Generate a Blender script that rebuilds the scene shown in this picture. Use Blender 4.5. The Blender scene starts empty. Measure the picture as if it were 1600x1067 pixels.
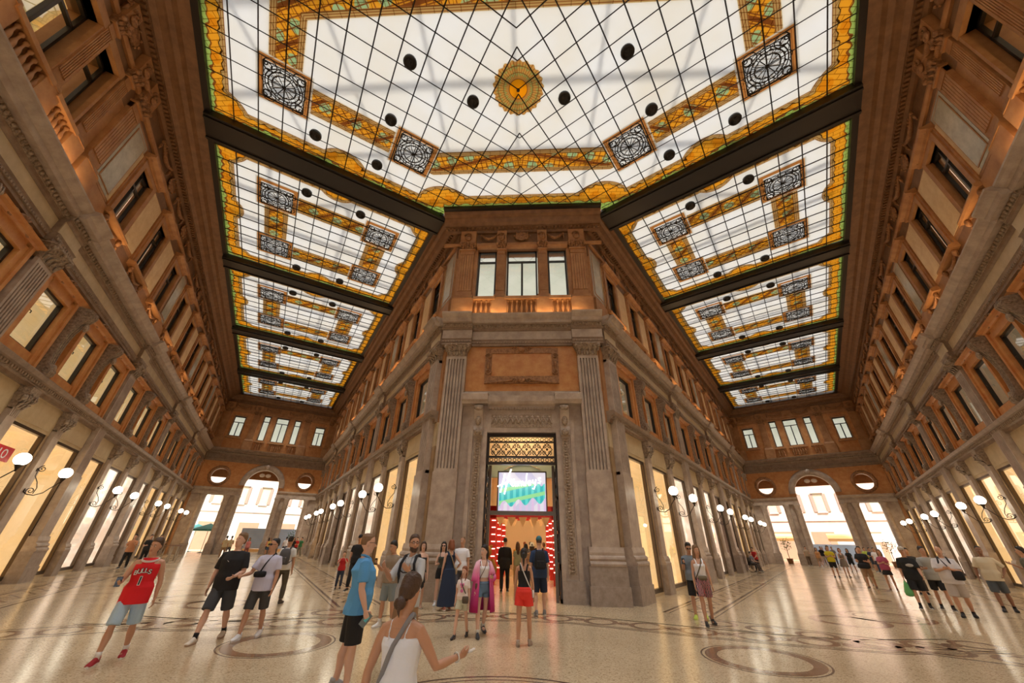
import bpy, math, random
from mathutils import Vector, Matrix
from mathutils.geometry import tessellate_polygon
random.seed(7)
S = bpy.context.scene
COL = S.collection
PI = math.pi
R = math.radians

# ------------------------------------------------------------------ camera
cam_data = bpy.data.cameras.new('camera')
cam_data.sensor_width = 36.0
cam_data.lens = 563.487 * 36.0 / 1600.0
cam_data.clip_start = 0.05
cam_data.clip_end = 400
cam = bpy.data.objects.new('camera', cam_data)
COL.objects.link(cam)
YAW, TILT, ROLL = R(3.19966), R(28.95), R(1.02325)
_cy, _sy = math.cos(YAW), math.sin(YAW)
_f = Vector((-_sy * math.cos(TILT), _cy * math.cos(TILT), math.sin(TILT)))
_r0 = Vector((_cy, _sy, 0)); _u0 = _r0.cross(_f)
_r = math.cos(ROLL) * _r0 + math.sin(ROLL) * _u0
_u = -math.sin(ROLL) * _r0 + math.cos(ROLL) * _u0
cam.matrix_world = Matrix(((_r.x, _u.x, -_f.x, 0.36), (_r.y, _u.y, -_f.y, 0.0), (_r.z, _u.z, -_f.z, 1.75), (0, 0, 0, 1)))
S.camera = cam

# ------------------------------------------------------------------ sky, sun, exposure
w = bpy.data.worlds.new('sky'); S.world = w; w.use_nodes = True
w.node_tree.nodes['Background'].inputs[0].default_value = (0.80, 0.89, 1.0, 1)
w.node_tree.nodes['Background'].inputs[1].default_value = 1.7
sun_d = bpy.data.lights.new('sun', 'SUN'); sun_d.energy = 7.0; sun_d.angle = R(5); sun_d.color = (1.0, 0.95, 0.86)
sun = bpy.data.objects.new('sun', sun_d); COL.objects.link(sun)
sun.rotation_euler = (R(42), 0, R(4))       # high sun from behind the camera
S.view_settings.view_transform = 'Standard'
S.view_settings.look = 'None'
S.view_settings.gamma = 1.0
S.view_settings.use_curve_mapping = False
S.view_settings.exposure = 1.0
SPOTW = 330.0    # watts of one round ceiling lamp
UP = 22.0       # watts of one cornice uplight

# ------------------------------------------------------------------ helpers
ARM = R(34.3324)
DIRL = Vector((-math.sin(ARM), math.cos(ARM), 0)); NL = Vector((math.cos(ARM), math.sin(ARM), 0))
DIRR = Vector((math.sin(ARM), math.cos(ARM), 0)); NR = Vector((-math.cos(ARM), math.sin(ARM), 0))
def arm_pt(arm, s, t, z=0.0):
    d, n = (DIRL, NL) if arm == 'L' else (DIRR, NR)
    p = d * s + n * t
    return Vector((p.x, p.y, z))

class MB:
    def __init__(s): s.v = []; s.f = []; s.m = []; s.s = []
    def add(s, vs, fs, mi=0, sm=False, M=None):
        b = len(s.v)
        if M is not None: vs = [M @ Vector(v) for v in vs]
        s.v += [tuple(v) for v in vs]
        for f in fs: s.f.append([b + i for i in f]); s.m.append(mi); s.s.append(sm)
    def box(s, x0, x1, y0, y1, z0, z1, mi=0, M=None):
        vs = [(x0,y0,z0),(x1,y0,z0),(x1,y1,z0),(x0,y1,z0),(x0,y0,z1),(x1,y0,z1),(x1,y1,z1),(x0,y1,z1)]
        s.add(vs, [(3,2,1,0),(4,5,6,7),(0,1,5,4),(1,2,6,5),(2,3,7,6),(3,0,4,7)], mi, False, M)
    def loft(s, rings, mi=0, sm=True, cap=True, closed=True, M=None):
        n = len(rings[0]); vs = [p for r in rings for p in r]; fs = []
        for i in range(len(rings)-1):
            for j in range(n if closed else n-1):
                a = i*n+j; b = i*n+(j+1) % n
                fs.append((a, b, b+n, a+n))
        if cap: fs.append(tuple(range(n-1, -1, -1))); fs.append(tuple(range((len(rings)-1)*n, len(rings)*n)))
        s.add(vs, fs, mi, sm, M)
    def tube(s, pts, r, n=6, mi=0, sm=True, M=None, flat=1.0):
        pts = [Vector(p) for p in pts]
        rr = r if isinstance(r, (list, tuple)) else [r]*len(pts)
        rings = []; prev = None
        for i, p in enumerate(pts):
            t = (pts[min(i+1, len(pts)-1)] - pts[max(i-1, 0)])
            t = t.normalized() if t.length > 1e-9 else Vector((0,0,1))
            if prev is None:
                a = Vector((0,0,1)) if abs(t.z) < .9 else Vector((1,0,0))
                x = a.cross(t).normalized()
            else:
                x = prev - t*prev.dot(t); x = x.normalized() if x.length > 1e-6 else t.orthogonal().normalized()
            prev = x; y = t.cross(x)
            rings.append([p + (x*math.cos(2*PI*k/n)*flat + y*math.sin(2*PI*k/n))*rr[i] for k in range(n)])
        s.loft(rings, mi, sm, True, True, M)
    def lathe(s, prof, c=(0,0,0), n=12, mi=0, sm=True, M=None, sx=1, sy=1):
        s.loft([[(c[0]+sx*r*math.cos(2*PI*k/n), c[1]+sy*r*math.sin(2*PI*k/n), c[2]+z) for k in range(n)] for r, z in prof], mi, sm, True, True, M)
    def ball(s, c, r, n=10, m=7, mi=0, M=None):
        if not isinstance(r, (tuple, list)): r = (r, r, r)
        rings = []
        for i in range(m+1):
            a = -PI/2 + PI*min(max(i, .12), m-.12)/m
            rings.append([(c[0]+r[0]*math.cos(a)*math.cos(2*PI*k/n), c[1]+r[1]*math.cos(a)*math.sin(2*PI*k/n), c[2]+r[2]*math.sin(a)) for k in range(n)])
        s.loft(rings, mi, True, True, True, M)
    def prof(s, pr, x0, x1, mi=0, M=None):      # profile (depth, z) run along x
        n = len(pr)
        s.add([(x0, d, z) for d, z in pr] + [(x1, d, z) for d, z in pr],
              [(i, i+n, (i+1) % n + n, (i+1) % n) for i in range(n)] + [tuple(range(n)), tuple(range(2*n-1, n-1, -1))], mi, False, M)
    def plate(s, outer, holes, y0, y1, mi=0, M=None):   # outline (x, z) with holes, thickness y0..y1
        loops = [outer] + holes
        pts = [p for l in loops for p in l]
        tri = tessellate_polygon([[Vector((p[0], p[1], 0)) for p in l] for l in loops])
        n = len(pts)
        vs = [(p[0], y1, p[1]) for p in pts] + [(p[0], y0, p[1]) for p in pts]
        fs = [tuple(t) for t in tri] + [tuple(i+n for i in reversed(t)) for t in tri]
        b = 0
        for l in loops:
            k = len(l)
            for i in range(k): fs.append((b+i, b+(i+1) % k, b+(i+1) % k+n, b+i+n))
            b += k
        s.add(vs, fs, mi, False, M)
    def poly(s, pts, mi=0, M=None):
        s.add(pts, [tuple(range(len(pts)))], mi, False, M)
    def build(s, name, mats, parent=None, M=None, fix=True):
        me = bpy.data.meshes.new(name)
        me.from_pydata(s.v, [], s.f)
        if not isinstance(mats, (list, tuple)): mats = [mats]
        for m in mats: me.materials.append(m)
        me.polygons.foreach_set('material_index', s.m)
        me.polygons.foreach_set('use_smooth', s.s)
        if fix:
            import bmesh
            bm = bmesh.new(); bm.from_mesh(me); bmesh.ops.recalc_face_normals(bm, faces=bm.faces); bm.to_mesh(me); bm.free()
        me.update()
        return link(name, me, parent, M)
def link(name, data, parent=None, M=None):
    o = bpy.data.objects.new(name, data); COL.objects.link(o)
    if parent is not None: o.parent = parent
    if M is not None: o.matrix_basis = M
    return o
def empty(name, M=None, parent=None):
    o = bpy.data.objects.new(name, None); COL.objects.link(o); o.empty_display_size = .1
    if parent is not None: o.parent = parent
    if M is not None: o.matrix_basis = M
    return o
def tag(o, label=None, cat=None, group=None, kind=None):
    if label: o['label'] = label
    if cat: o['category'] = cat
    if group: o['group'] = group
    if kind: o['kind'] = kind
    return o
def copy_tree(o, parent=None, M=None):
    c = o.copy(); COL.objects.link(c)
    if parent is not None: c.parent = parent
    if M is not None: c.matrix_basis = M
    for ch in list(KIDS.get(o, [])):
        k = copy_tree(ch, c)
        KIDS.setdefault(c, []).append(k)
    return c
KIDS = {}
def kid(p, o): KIDS.setdefault(p, []).append(o); return o
def T(x, y, z): return Matrix.Translation((x, y, z))
def RZ(a): return Matrix.Rotation(a, 4, 'Z')
def RX(a): return Matrix.Rotation(a, 4, 'X')
def RY(a): return Matrix.Rotation(a, 4, 'Y')

# ------------------------------------------------------------------ materials
def mat(name, col, rough=.6, metal=0, bump=0, bscale=20, var=None, vscale=3, emit=None, es=0, spec=.5, coat=0):
    m = bpy.data.materials.new(name); m.use_nodes = True
    nt = m.node_tree; b = nt.nodes['Principled BSDF']
    b.inputs['Base Color'].default_value = (*col, 1); b.inputs['Roughness'].default_value = rough
    b.inputs['Metallic'].default_value = metal; b.inputs['Specular IOR Level'].default_value = spec
    if coat: b.inputs['Coat Weight'].default_value = coat; b.inputs['Coat Roughness'].default_value = .08
    if emit: b.inputs['Emission Color'].default_value = (*emit, 1); b.inputs['Emission Strength'].default_value = es
    if var or bump:
        tc = nt.nodes.new('ShaderNodeTexCoord')
        nz = nt.nodes.new('ShaderNodeTexNoise'); nz.inputs['Scale'].default_value = vscale; nz.inputs['Detail'].default_value = 6; nz.inputs['Roughness'].default_value = .65
        nt.links.new(tc.outputs['Object'], nz.inputs['Vector'])
        if var:
            rp = nt.nodes.new('ShaderNodeValToRGB')
            rp.color_ramp.elements[0].position = .35; rp.color_ramp.elements[0].color = (*col, 1)
            rp.color_ramp.elements[1].position = .68; rp.color_ramp.elements[1].color = (*var, 1)
            nt.links.new(nz.outputs['Fac'], rp.inputs['Fac']); nt.links.new(rp.outputs['Color'], b.inputs['Base Color'])
        if bump:
            n2 = nt.nodes.new('ShaderNodeTexNoise'); n2.inputs['Scale'].default_value = bscale; n2.inputs['Detail'].default_value = 4
            nt.links.new(tc.outputs['Object'], n2.inputs['Vector'])
            bp = nt.nodes.new('ShaderNodeBump'); bp.inputs['Strength'].default_value = bump; bp.inputs['Distance'].default_value = .02
            nt.links.new(n2.outputs['Fac'], bp.inputs['Height']); nt.links.new(bp.outputs['Normal'], b.inputs['Normal'])
    return m
class X:        # arithmetic on shader sockets
    nt = None
    def __init__(s, v): s.v = v
    @staticmethod
    def op(o, *a):
        n = X.nt.nodes.new('ShaderNodeMath'); n.operation = o
        for i, q in enumerate(a):
            q = q.v if isinstance(q, X) else q
            if isinstance(q, (int, float)): n.inputs[i].default_value = q
            else: X.nt.links.new(q, n.inputs[i])
        return X(n.outputs[0])
    def __add__(s, o): return X.op('ADD', s, o)
    __radd__ = __add__
    def __sub__(s, o): return X.op('SUBTRACT', s, o)
    def __rsub__(s, o): return X.op('SUBTRACT', o, s)
    def __mul__(s, o): return X.op('MULTIPLY', s, o)
    __rmul__ = __mul__
    def __lt__(s, o): return X.op('LESS_THAN', s, o)
    def __gt__(s, o): return X.op('GREATER_THAN', s, o)
def xmin(a, b): return X.op('MINIMUM', a, b)
def xmax(a, b): return X.op('MAXIMUM', a, b)
def xabs(a): return X.op('ABSOLUTE', a)
def xsin(a): return X.op('SINE', a)
def xlen(a, b): return X.op('SQRT', a*a + b*b)
def xmix(f, c1, c2):
    n = X.nt.nodes.new('ShaderNodeMix'); n.data_type = 'RGBA'
    X.nt.links.new(f.v, n.inputs[0])
    for i, c in ((6, c1), (7, c2)):
        if isinstance(c, tuple): n.inputs[i].default_value = (*c, 1)
        else: X.nt.links.new(c, n.inputs[i])
    return n.outputs[2]

STONE = mat('pinkish grey limestone', (.35,.265,.205), .38, var=(.53,.43,.34), vscale=2.2, bump=.12, bscale=40)
STONED = mat('worn plinth stone', (.27,.21,.165), .4, var=(.40,.32,.26), vscale=5, bump=.12, bscale=60)
BEIGE = mat('beige marble', (.48,.36,.20), .35, var=(.62,.49,.30), vscale=1.6)
ORANGE = mat('orange veined marble', (.50,.19,.055), .33, var=(.64,.33,.12), vscale=2.6, bump=.05, bscale=30)
TERRA = mat('terracotta coloured stucco', (.34,.145,.05), .5, var=(.50,.26,.105), vscale=1.8, bump=.10, bscale=25)
TERRAD = mat('brown painted stucco', (.17,.08,.033), .5, var=(.26,.13,.055), vscale=2.5, bump=.12, bscale=25)
CARVE = mat('brown carved stucco', (.20,.085,.03), .5, var=(.46,.23,.095), vscale=9, bump=.9, bscale=22)
STONEK = mat('dark brown cornice stone', (.20,.13,.085), .4, var=(.33,.235,.16), vscale=3, bump=.12, bscale=30)
BROWNM = mat('brown marble', (.28,.175,.085), .35, var=(.40,.27,.14), vscale=3)
CARVES = mat('carved pale stone', (.20,.135,.09), .45, var=(.48,.37,.26), vscale=14, bump=1.0, bscale=30)
GREYM = mat('grey green marble', (.42,.40,.33), .25, var=(.56,.53,.44), vscale=3)
GOLDP = mat('ochre stucco panel', (.66,.44,.22), .5, var=(.80,.60,.34), vscale=2)
BLACKM = mat('black painted steel', (.018,.014,.012), .35)
IRON = mat('dark wrought iron', (.05,.038,.03), .4, metal=.6)
BRONZE = mat('dark bronze frame', (.10,.07,.045), .3, metal=.7)
GLOBE = mat('lit opal globe', (.9,.85,.7), .3, emit=(1.0,.90,.70), es=7.0)
GRATE = mat('black grate in ceiling', (.02,.018,.016), .5)
INLAY = mat('brown inlaid marble', (.20,.11,.06), .16, var=(.30,.17,.10), vscale=6)
INLAYD = mat('dark inlaid marble line', (.13,.08,.052), .2)
def glass_mat(name, tint=(1,1,1), gl=.12, fr=1.0):
    m = bpy.data.materials.new(name); m.use_nodes = True; nt = m.node_tree
    for n in list(nt.nodes): nt.nodes.remove(n)
    o = nt.nodes.new('ShaderNodeOutputMaterial'); mx = nt.nodes.new('ShaderNodeMixShader'); t = nt.nodes.new('ShaderNodeBsdfTransparent'); g = nt.nodes.new('ShaderNodeBsdfGlossy')
    f = nt.nodes.new('ShaderNodeFresnel'); f.inputs[0].default_value = 1.5
    t.inputs[0].default_value = (*tint, 1); g.inputs['Roughness'].default_value = .02; g.inputs[0].default_value = (.9, .9, .9, 1); k_ = nt.nodes.new('ShaderNodeMath'); k_.operation = 'MULTIPLY'; k_.inputs[1].default_value = .42*fr; nt.links.new(f.outputs[0], k_.inputs[0])
    nt.links.new(k_.outputs[0], mx.inputs[0]); nt.links.new(t.outputs[0], mx.inputs[1]); nt.links.new(g.outputs[0], mx.inputs[2]); nt.links.new(mx.outputs[0], o.inputs[0])
    return m
GLASS = glass_mat('clear window glass')
DGLASS = glass_mat('dim grey window glass', (.55,.58,.55))
def lit(name, col, es, col2=None, sc=1.2):     # lit interior seen through a window
    m = bpy.data.materials.new(name); m.use_nodes = True; nt = m.node_tree; b = nt.nodes['Principled BSDF']
    b.inputs['Base Color'].default_value = (*[c*.8 for c in col], 1); b.inputs['Roughness'].default_value = .7
    b.inputs['Emission Color'].default_value = (*col, 1); b.inputs['Emission Strength'].default_value = es
    if col2:
        tc = nt.nodes.new('ShaderNodeTexCoord'); nz = nt.nodes.new('ShaderNodeTexNoise'); nz.inputs['Scale'].default_value = sc
        rp = nt.nodes.new('ShaderNodeValToRGB'); rp.color_ramp.elements[0].position = .4; rp.color_ramp.elements[1].position = .62
        rp.color_ramp.elements[0].color = (*col, 1); rp.color_ramp.elements[1].color = (*col2, 1)
        nt.links.new(tc.outputs['Object'], nz.inputs[0]); nt.links.new(nz.outputs['Fac'], rp.inputs[0]); nt.links.new(rp.outputs[0], b.inputs['Emission Color'])
    return m
SHOP = lit('cream lit shop interior', (1.0,.72,.34), .34, (1.0,.78,.44))
SHOPB = lit('bright white shop interior', (1.0,.92,.78), .50, (.6,.40,.30), 1.6)
SHOPD = lit('dim brown shop interior', (.30,.17,.10), .25, (.16,.10,.07))
MIDL = lit('warm yellow room behind window', (1.0,.70,.30), .30, (1.0,.78,.42))
MIDD = lit('dim room behind window', (.50,.42,.27), .13, (.30,.24,.15))
UPL = lit('pale greenish blind behind window', (.66,.70,.56), .34, (.78,.80,.66))
UPY = lit('yellow lit office ceiling', (.85,.62,.22), .30, (.55,.40,.14))

# stained glass: colours follow the ornamental bands, light comes through from the sky above
def stained(name, kind):
    m = bpy.data.materials.new(name); m.use_nodes = True; nt = m.node_tree; X.nt = nt
    for n in list(nt.nodes): nt.nodes.remove(n)
    out = nt.nodes.new('ShaderNodeOutputMaterial'); tc = nt.nodes.new('ShaderNodeTexCoord'); sp = nt.nodes.new('ShaderNodeSeparateXYZ')
    nt.links.new(tc.outputs['Object'], sp.inputs[0])
    x, y = X(sp.outputs[0]), X(sp.outputs[1])
    if kind == 'arm':       # x across -5.2..5.2, y along -4.55..4.55
        ax, ay = xabs(x), xabs(y); HX, HY = 5.2, 4.55
        d = xmin(HX - ax, HY - ay); de = d
        d = xmin(d, xlen(ax - HX, ay - HY) - .72)
        d = xmin(d, xlen(ax - HX, y) - .32)
        d = xmin(d, xlen(x, ay - HY) - .30)
        q = xabs(xmax(ax - 2.65, ay - 2.15))
        gx, gy = xabs(ax - 2.65), xabs(ay - 2.15); gr = xmax(gx, gy)
        u, v = x, y
    else:
        ax = xabs(x); sa, ca = math.sin(ARM), math.cos(ARM)
        s_ = ax*sa + y*ca; t_ = y*sa - ax*ca
        d = xmin(xmin(t_ + 6.2, 13.9 - s_), xmin(13.4 - y, xmax(4.2 - t_, 13.3 - y))); de = d
        d = xmin(d, xlen(t_ + 6.2, s_ - 13.9) - .8)
        d = xmin(d, xlen(t_ - 4.2, s_ - 13.6) - .95)
        d = xmin(d, xlen(t_ + 1.0, s_ - 13.9) - .45)
        q = xabs(xmax(xmax(-3.6 - t_, s_ - 11.2), xmax(y - 10.75, 4.62 - y)))
        gx = xabs(s_ - 11.2); gy = xmin(xabs(t_ + 3.6), xabs(t_ - 1.65)); gr = xmax(gx, gy)
        u, v = s_, t_
    wob = .03*xsin(u*17.0 + xsin(v*5.0)) + .03*xsin(v*15.0 + xsin(u*4.0)*2.0)
    dw = d + wob; dg = de + wob + .05*xsin(u*2.2)*xsin(v*2.6)
    nz = nt.nodes.new('ShaderNodeTexNoise'); nz.inputs['Scale'].default_value = .45; nz.inputs['Detail'].default_value = 3; nt.links.new(tc.outputs['Object'], nz.inputs[0])
    WH1, WH2 = (.96,.92,.84), (1.0,1.0,1.0)
    c = xmix(X(nz.outputs['Fac']) * 1.6 - .3, WH1, WH2)  # uneven cloud light put into the white glass colour as broad noise
    TAN, AMB, AMB2, GRN, TEAL, BRN, LEAD = (.74,.58,.32), (.95,.60,.12), (.90,.50,.07), (.62,.76,.34), (.60,.76,.52), (.42,.20,.08), (.12,.07,.03)
    # inner band
    lat = xmax(xabs(xsin((u+v)*9.0)), xabs(xsin((u-v)*9.0)))
    inner = xmix(xsin(u*5.2)*xsin(v*5.2) > .35, AMB, TEAL)
    inner = xmix(lat > .97, inner, BRN)
    inner = xmix((xsin((u+v)*4.5) > .90), inner, BRN)
    band = xmix(q < .34, TAN, inner)
    ln = xmax(xmax((xabs(q - .36) < .014), (xabs(q - .44) < .012)), (xabs(q-.52) < .014))
    band = xmix(ln, band, BRN)
    c = xmix(q < .57, c, band)
    c = xmix(gr < .98, c, (.80,.79,.74))
    # grille frames
    fr = xmix(xmax(xabs(gr - .79) < .012, xabs(gr - .87) < .012), (.74,.45,.20), BRN)
    c = xmix(gr < .92, c, fr)
    c = xmix(gr < .73, c, (.92,.91,.88))
    # outer border
    c = xmix(d < .68, c, TAN)
    c = xmix(xmax(xabs(d - .68) < .013, xabs(d - .60) < .010), c, BRN)
    yl = xmix(xsin(u*5.0 + 1.0)*xsin(v*5.0) > .35, AMB, AMB2)
    c = xmix(dw < .52, c, yl)
    c = xmix(xabs(dw - .52) < .016, c, LEAD)
    c = xmix(dg < .19, c, GRN)
    c = xmix(xabs(dg - .19) < .025, c, BRN)
    if kind != 'arm':
        r = xlen(x, y - 7.65); rr = r + .035*xsin(X.op('ARCTAN2', x, y - 7.65)*22.0)
        seg = xsin(X.op('ARCTAN2', x, y - 7.65)*48.0)
        med = xmix(xsin(rr*26.0) > .2, (.78,.52,.22), (.55,.62,.30))
        med = xmix(seg > .8, med, BRN)
        med = xmix(r < .36, med, (.98,.55,.04))
        med = xmix(xmax(xabs(r-.36) < .015, xmax(xabs(r-.58) < .012, xabs(r-.80) < .015)), med, BRN)
        c = xmix(rr < .98, c, med)
    # thin secondary lead lines in the painted areas
    br = nt.nodes.new('ShaderNodeTexBrick'); br.inputs['Scale'].default_value = 1.0; br.inputs['Mortar Size'].default_value = .008
    br.inputs['Brick Width'].default_value = .46; br.inputs['Row Height'].default_value = .2
    br.inputs['Color1'].default_value = (1,1,1,1); br.inputs['Color2'].default_value = (1,1,1,1); br.inputs['Mortar'].default_value = (.3,.2,.1,1)
    nt.links.new(tc.outputs['Object'], br.inputs[0])
    mm = nt.nodes.new('ShaderNodeMix'); mm.data_type = 'RGBA'; mm.blend_type = 'MULTIPLY'
    nt.links.new(xmax(q < .57, d < .68).v, mm.inputs[0]); nt.links.new(c, mm.inputs[6]); nt.links.new(br.outputs[0], mm.inputs[7]); c = mm.outputs[2]
    sc = nt.nodes.new('ShaderNodeMix'); sc.data_type = 'RGBA'; sc.blend_type = 'MULTIPLY'; sc.inputs[0].default_value = 1; sc.inputs[7].default_value = (GT, GT, GT, 1)
    nt.links.new(c, sc.inputs[6])
    tr = nt.nodes.new('ShaderNodeBsdfTranslucent'); nt.links.new(sc.outputs[2], tr.inputs[0])
    df = nt.nodes.new('ShaderNodeBsdfDiffuse'); nt.links.new(sc.outputs[2], df.inputs[0])
    ad = nt.nodes.new('ShaderNodeAddShader'); nt.links.new(tr.outputs[0], ad.inputs[0]); nt.links.new(df.outputs[0], ad.inputs[1])
    nt.links.new(ad.outputs[0], out.inputs[0])
    return m
GT = .34
SGA = stained('stained glass of the arm skylights', 'arm')
SGC = stained('stained glass of the central skylight', 'centre')

def floor_mat():
    m = bpy.data.materials.new('polished beige terrazzo'); m.use_nodes = True; nt = m.node_tree; b = nt.nodes['Principled BSDF']
    tc = nt.nodes.new('ShaderNodeTexCoord')
    vo = nt.nodes.new('ShaderNodeTexVoronoi'); vo.inputs['Scale'].default_value = 55; nt.links.new(tc.outputs['Object'], vo.inputs[0])
    rp = nt.nodes.new('ShaderNodeValToRGB'); e = rp.color_ramp.elements
    e[0].position = .0; e[0].color = (.33,.23,.125,1); e[1].position = 1; e[1].color = (.70,.56,.365,1)
    q = rp.color_ramp.elements.new(.22); q.color = (.56,.42,.255,1)
    sp = nt.nodes.new('ShaderNodeSeparateColor'); nt.links.new(vo.outputs['Color'], sp.inputs[0]); nt.links.new(sp.outputs[0], rp.inputs[0])
    nz = nt.nodes.new('ShaderNodeTexNoise'); nz.inputs['Scale'].default_value = .8; nz.inputs['Detail'].default_value = 5; nt.links.new(tc.outputs['Object'], nz.inputs[0])
    mx = nt.nodes.new('ShaderNodeMix'); mx.data_type = 'RGBA'; mx.blend_type = 'MULTIPLY'; mx.inputs[0].default_value = .5
    r2 = nt.nodes.new('ShaderNodeValToRGB'); r2.color_ramp.elements[0].position = .3; r2.color_ramp.elements[0].color = (.78,.74,.68,1); r2.color_ramp.elements[1].position = .7; r2.color_ramp.elements[1].color = (1,1,1,1)
    nt.links.new(nz.outputs['Fac'], r2.inputs[0]); nt.links.new(rp.outputs[0], mx.inputs[6]); nt.links.new(r2.outputs[0], mx.inputs[7]); nt.links.new(mx.outputs[2], b.inputs['Base Color'])
    rr = nt.nodes.new('ShaderNodeMapRange'); rr.inputs[3].default_value = .13; rr.inputs[4].default_value = .24; nt.links.new(nz.outputs['Fac'], rr.inputs[0]); nt.links.new(rr.outputs[0], b.inputs['Roughness'])
    b.inputs['Specular IOR Level'].default_value = .75
    n3 = nt.nodes.new('ShaderNodeTexNoise'); n3.inputs['Scale'].default_value = 7; n3.inputs['Detail'].default_value = 3; nt.links.new(tc.outputs['Object'], n3.inputs[0])
    bp = nt.nodes.new('ShaderNodeBump'); bp.inputs['Strength'].default_value = .05; bp.inputs['Distance'].default_value = .02
    nt.links.new(n3.outputs['Fac'], bp.inputs['Height']); nt.links.new(bp.outputs[0], b.inputs['Normal'])
    return m
FLOOR = floor_mat()
# ================================================================== SETTING
ZG = 17.4                     # height of the glass ceiling
BAY, S0 = 10.2, 14.5          # bay length, first giant pilaster along an arm
HALF, TC = 6.32, -1.08        # half width of an arm, its axis
SEND = 54.9

def frame_M(arm, side, s=0.0, d=0.0, z=0.0):
    """local x along the wall, y out of the wall into the hall"""
    t = TC + (HALF if side == 'in' else -HALF - .25)
    dr, n = (DIRL, NL) if arm == 'L' else (DIRR, NR)
    out = -n if side == 'in' else n
    flip = (arm == 'L') != (side == 'in')
    xa = -dr if flip else dr
    o = dr*s + n*t + out*d
    return Matrix(((xa.x, out.x, 0, o.x), (xa.y, out.y, 0, o.y), (0, 0, 1, z), (0, 0, 0, 1))), (-1 if flip else 1)

# ---- floor
f = MB()
f.poly([(-60, -14, 0), (60, -14, 0), (60, 95, 0), (-60, 95, 0)])
def ribbon(pts, wd, mi, z=.0015):
    P = [Vector((p[0], p[1], 0)) for p in pts]
    L, Rr = [], []
    for i, p in enumerate(P):
        t = (P[min(i+1, len(P)-1)] - P[max(i-1, 0)])
        if (P[0]-P[-1]).length < 1e-6 and i in (0, len(P)-1): t = P[1] - P[-2]
        t.normalize(); n = Vector((-t.y, t.x, 0))*wd/2
        L.append((p.x+n.x, p.y+n.y, z)); Rr.append((p.x-n.x, p.y-n.y, z))
    k = len(P); f.add(L+Rr, [(i, i+1, k+i+1, k+i) for i in range(k-1)], mi)
def ringf(c, r, wd, mi, z=.0018, n=40, a0=0, a1=2*PI):
    ribbon([(c[0]+r*math.cos(a0+(a1-a0)*k/n), c[1]+r*math.sin(a0+(a1-a0)*k/n)) for k in range(n+1)], wd, mi, z)
def guilloche(path, wd):        # band of linked rings between two dark lines along a polyline
    P = [Vector((p[0], p[1], 0)) for p in path]
    for off in (-wd/2, wd/2, wd/2+.13, -wd/2-.0):
        pts = []
        for i, p in enumerate(P):
            t = (P[min(i+1, len(P)-1)] - P[max(i-1, 0)]).normalized(); n = Vector((-t.y, t.x, 0))
            pts.append((p.x+n.x*off, p.y+n.y*off))
        ribbon(pts, .06, 2)
    acc = 0; step = wd*1.12
    for a, b in zip(P, P[1:]):
        L = (b-a).length; d = (b-a)/L
        while acc < L:
            c = a + d*acc; ringf((c.x, c.y), wd*.36, wd*.13, 1)
            c2 = c + d*step/2
            ringf((c2.x, c2.y), wd*.10, wd*.12, 1, z=.0022, n=12)
            acc += step
        acc -= L
def lerp_pts(pts, n=8):
    o = []
    for a, b in zip(pts, pts[1:]):
        for i in range(n): o.append((a[0]+(b[0]-a[0])*i/n, a[1]+(b[1]-a[1])*i/n))
    o.append(pts[-1]); return o
cen = [(-9.6, 10.1), (-7.2, 9.75), (-5.6, 10.15), (-4.3, 10.6), (-3.0, 11.15), (-1.5, 11.75), (0, 11.9), (1.5, 11.75), (3.0, 11.15), (4.3, 10.6), (5.6, 10.15), (7.2, 9.75), (9.6, 10.1)]
cen = cen[::-1]
guilloche(lerp_pts(cen, 3), 1.0)
for sg, arm in ((-1, 'L'), (1, 'R')):
    def A(s, t): p = arm_pt(arm, s, t); return (p.x, p.y)
    for s_ in (12.0, 13.1): ribbon([A(s_, -6.1), A(s_, 2.7)], .07, 2)
    for k in range(9):
        c = A(12.55, -5.6 + k*1.0); ringf(c, .36, .13, 1)
    for t_ in (4.0, 2.8, -5.0, -6.2):
        ribbon([A(13.3, t_), A(54.5, t_)], .09, 2); ribbon([A(13.3, t_-.16), A(54.5, t_-.16)], .035, 2)
    k = 13.9
    while k < 54:
        for t_ in (3.32, -5.68):
            q = A(k, t_); q2 = A(k+.42, t_+.3); q3 = A(k+.84, t_); q4 = A(k+.42, t_-.3)
            ribbon([q, q2, q3, q4, q], .1, 1)
        k += .95
    for s_ in range(17, 54, 5):
        ringf(A(s_, -1.1), 1.0 if s_ % 2 else .55, .18, 1); ribbon([A(s_+2.5, -4.7), A(s_+2.5, 2.5)], .06, 2)
        if s_ % 2: ringf(A(s_, -1.1), .7, .05, 2)
    ringf((sg*4.4, 8.45), .82, .2, 1, n=48); ringf((sg*4.4, 8.45), .98, .03, 2, n=48)
    ringf((sg*8.9, 12.6), .8, .2, 1); ringf((sg*10.6, 7.6), .8, .2, 1)
ringf((0, 4.8), 2.22, .05, 2, n=64); ringf((0, 4.8), 2.08, .03, 2, n=64)
tag(f.build('floor', [FLOOR, INLAY, INLAYD], fix=False), kind='structure')

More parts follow.
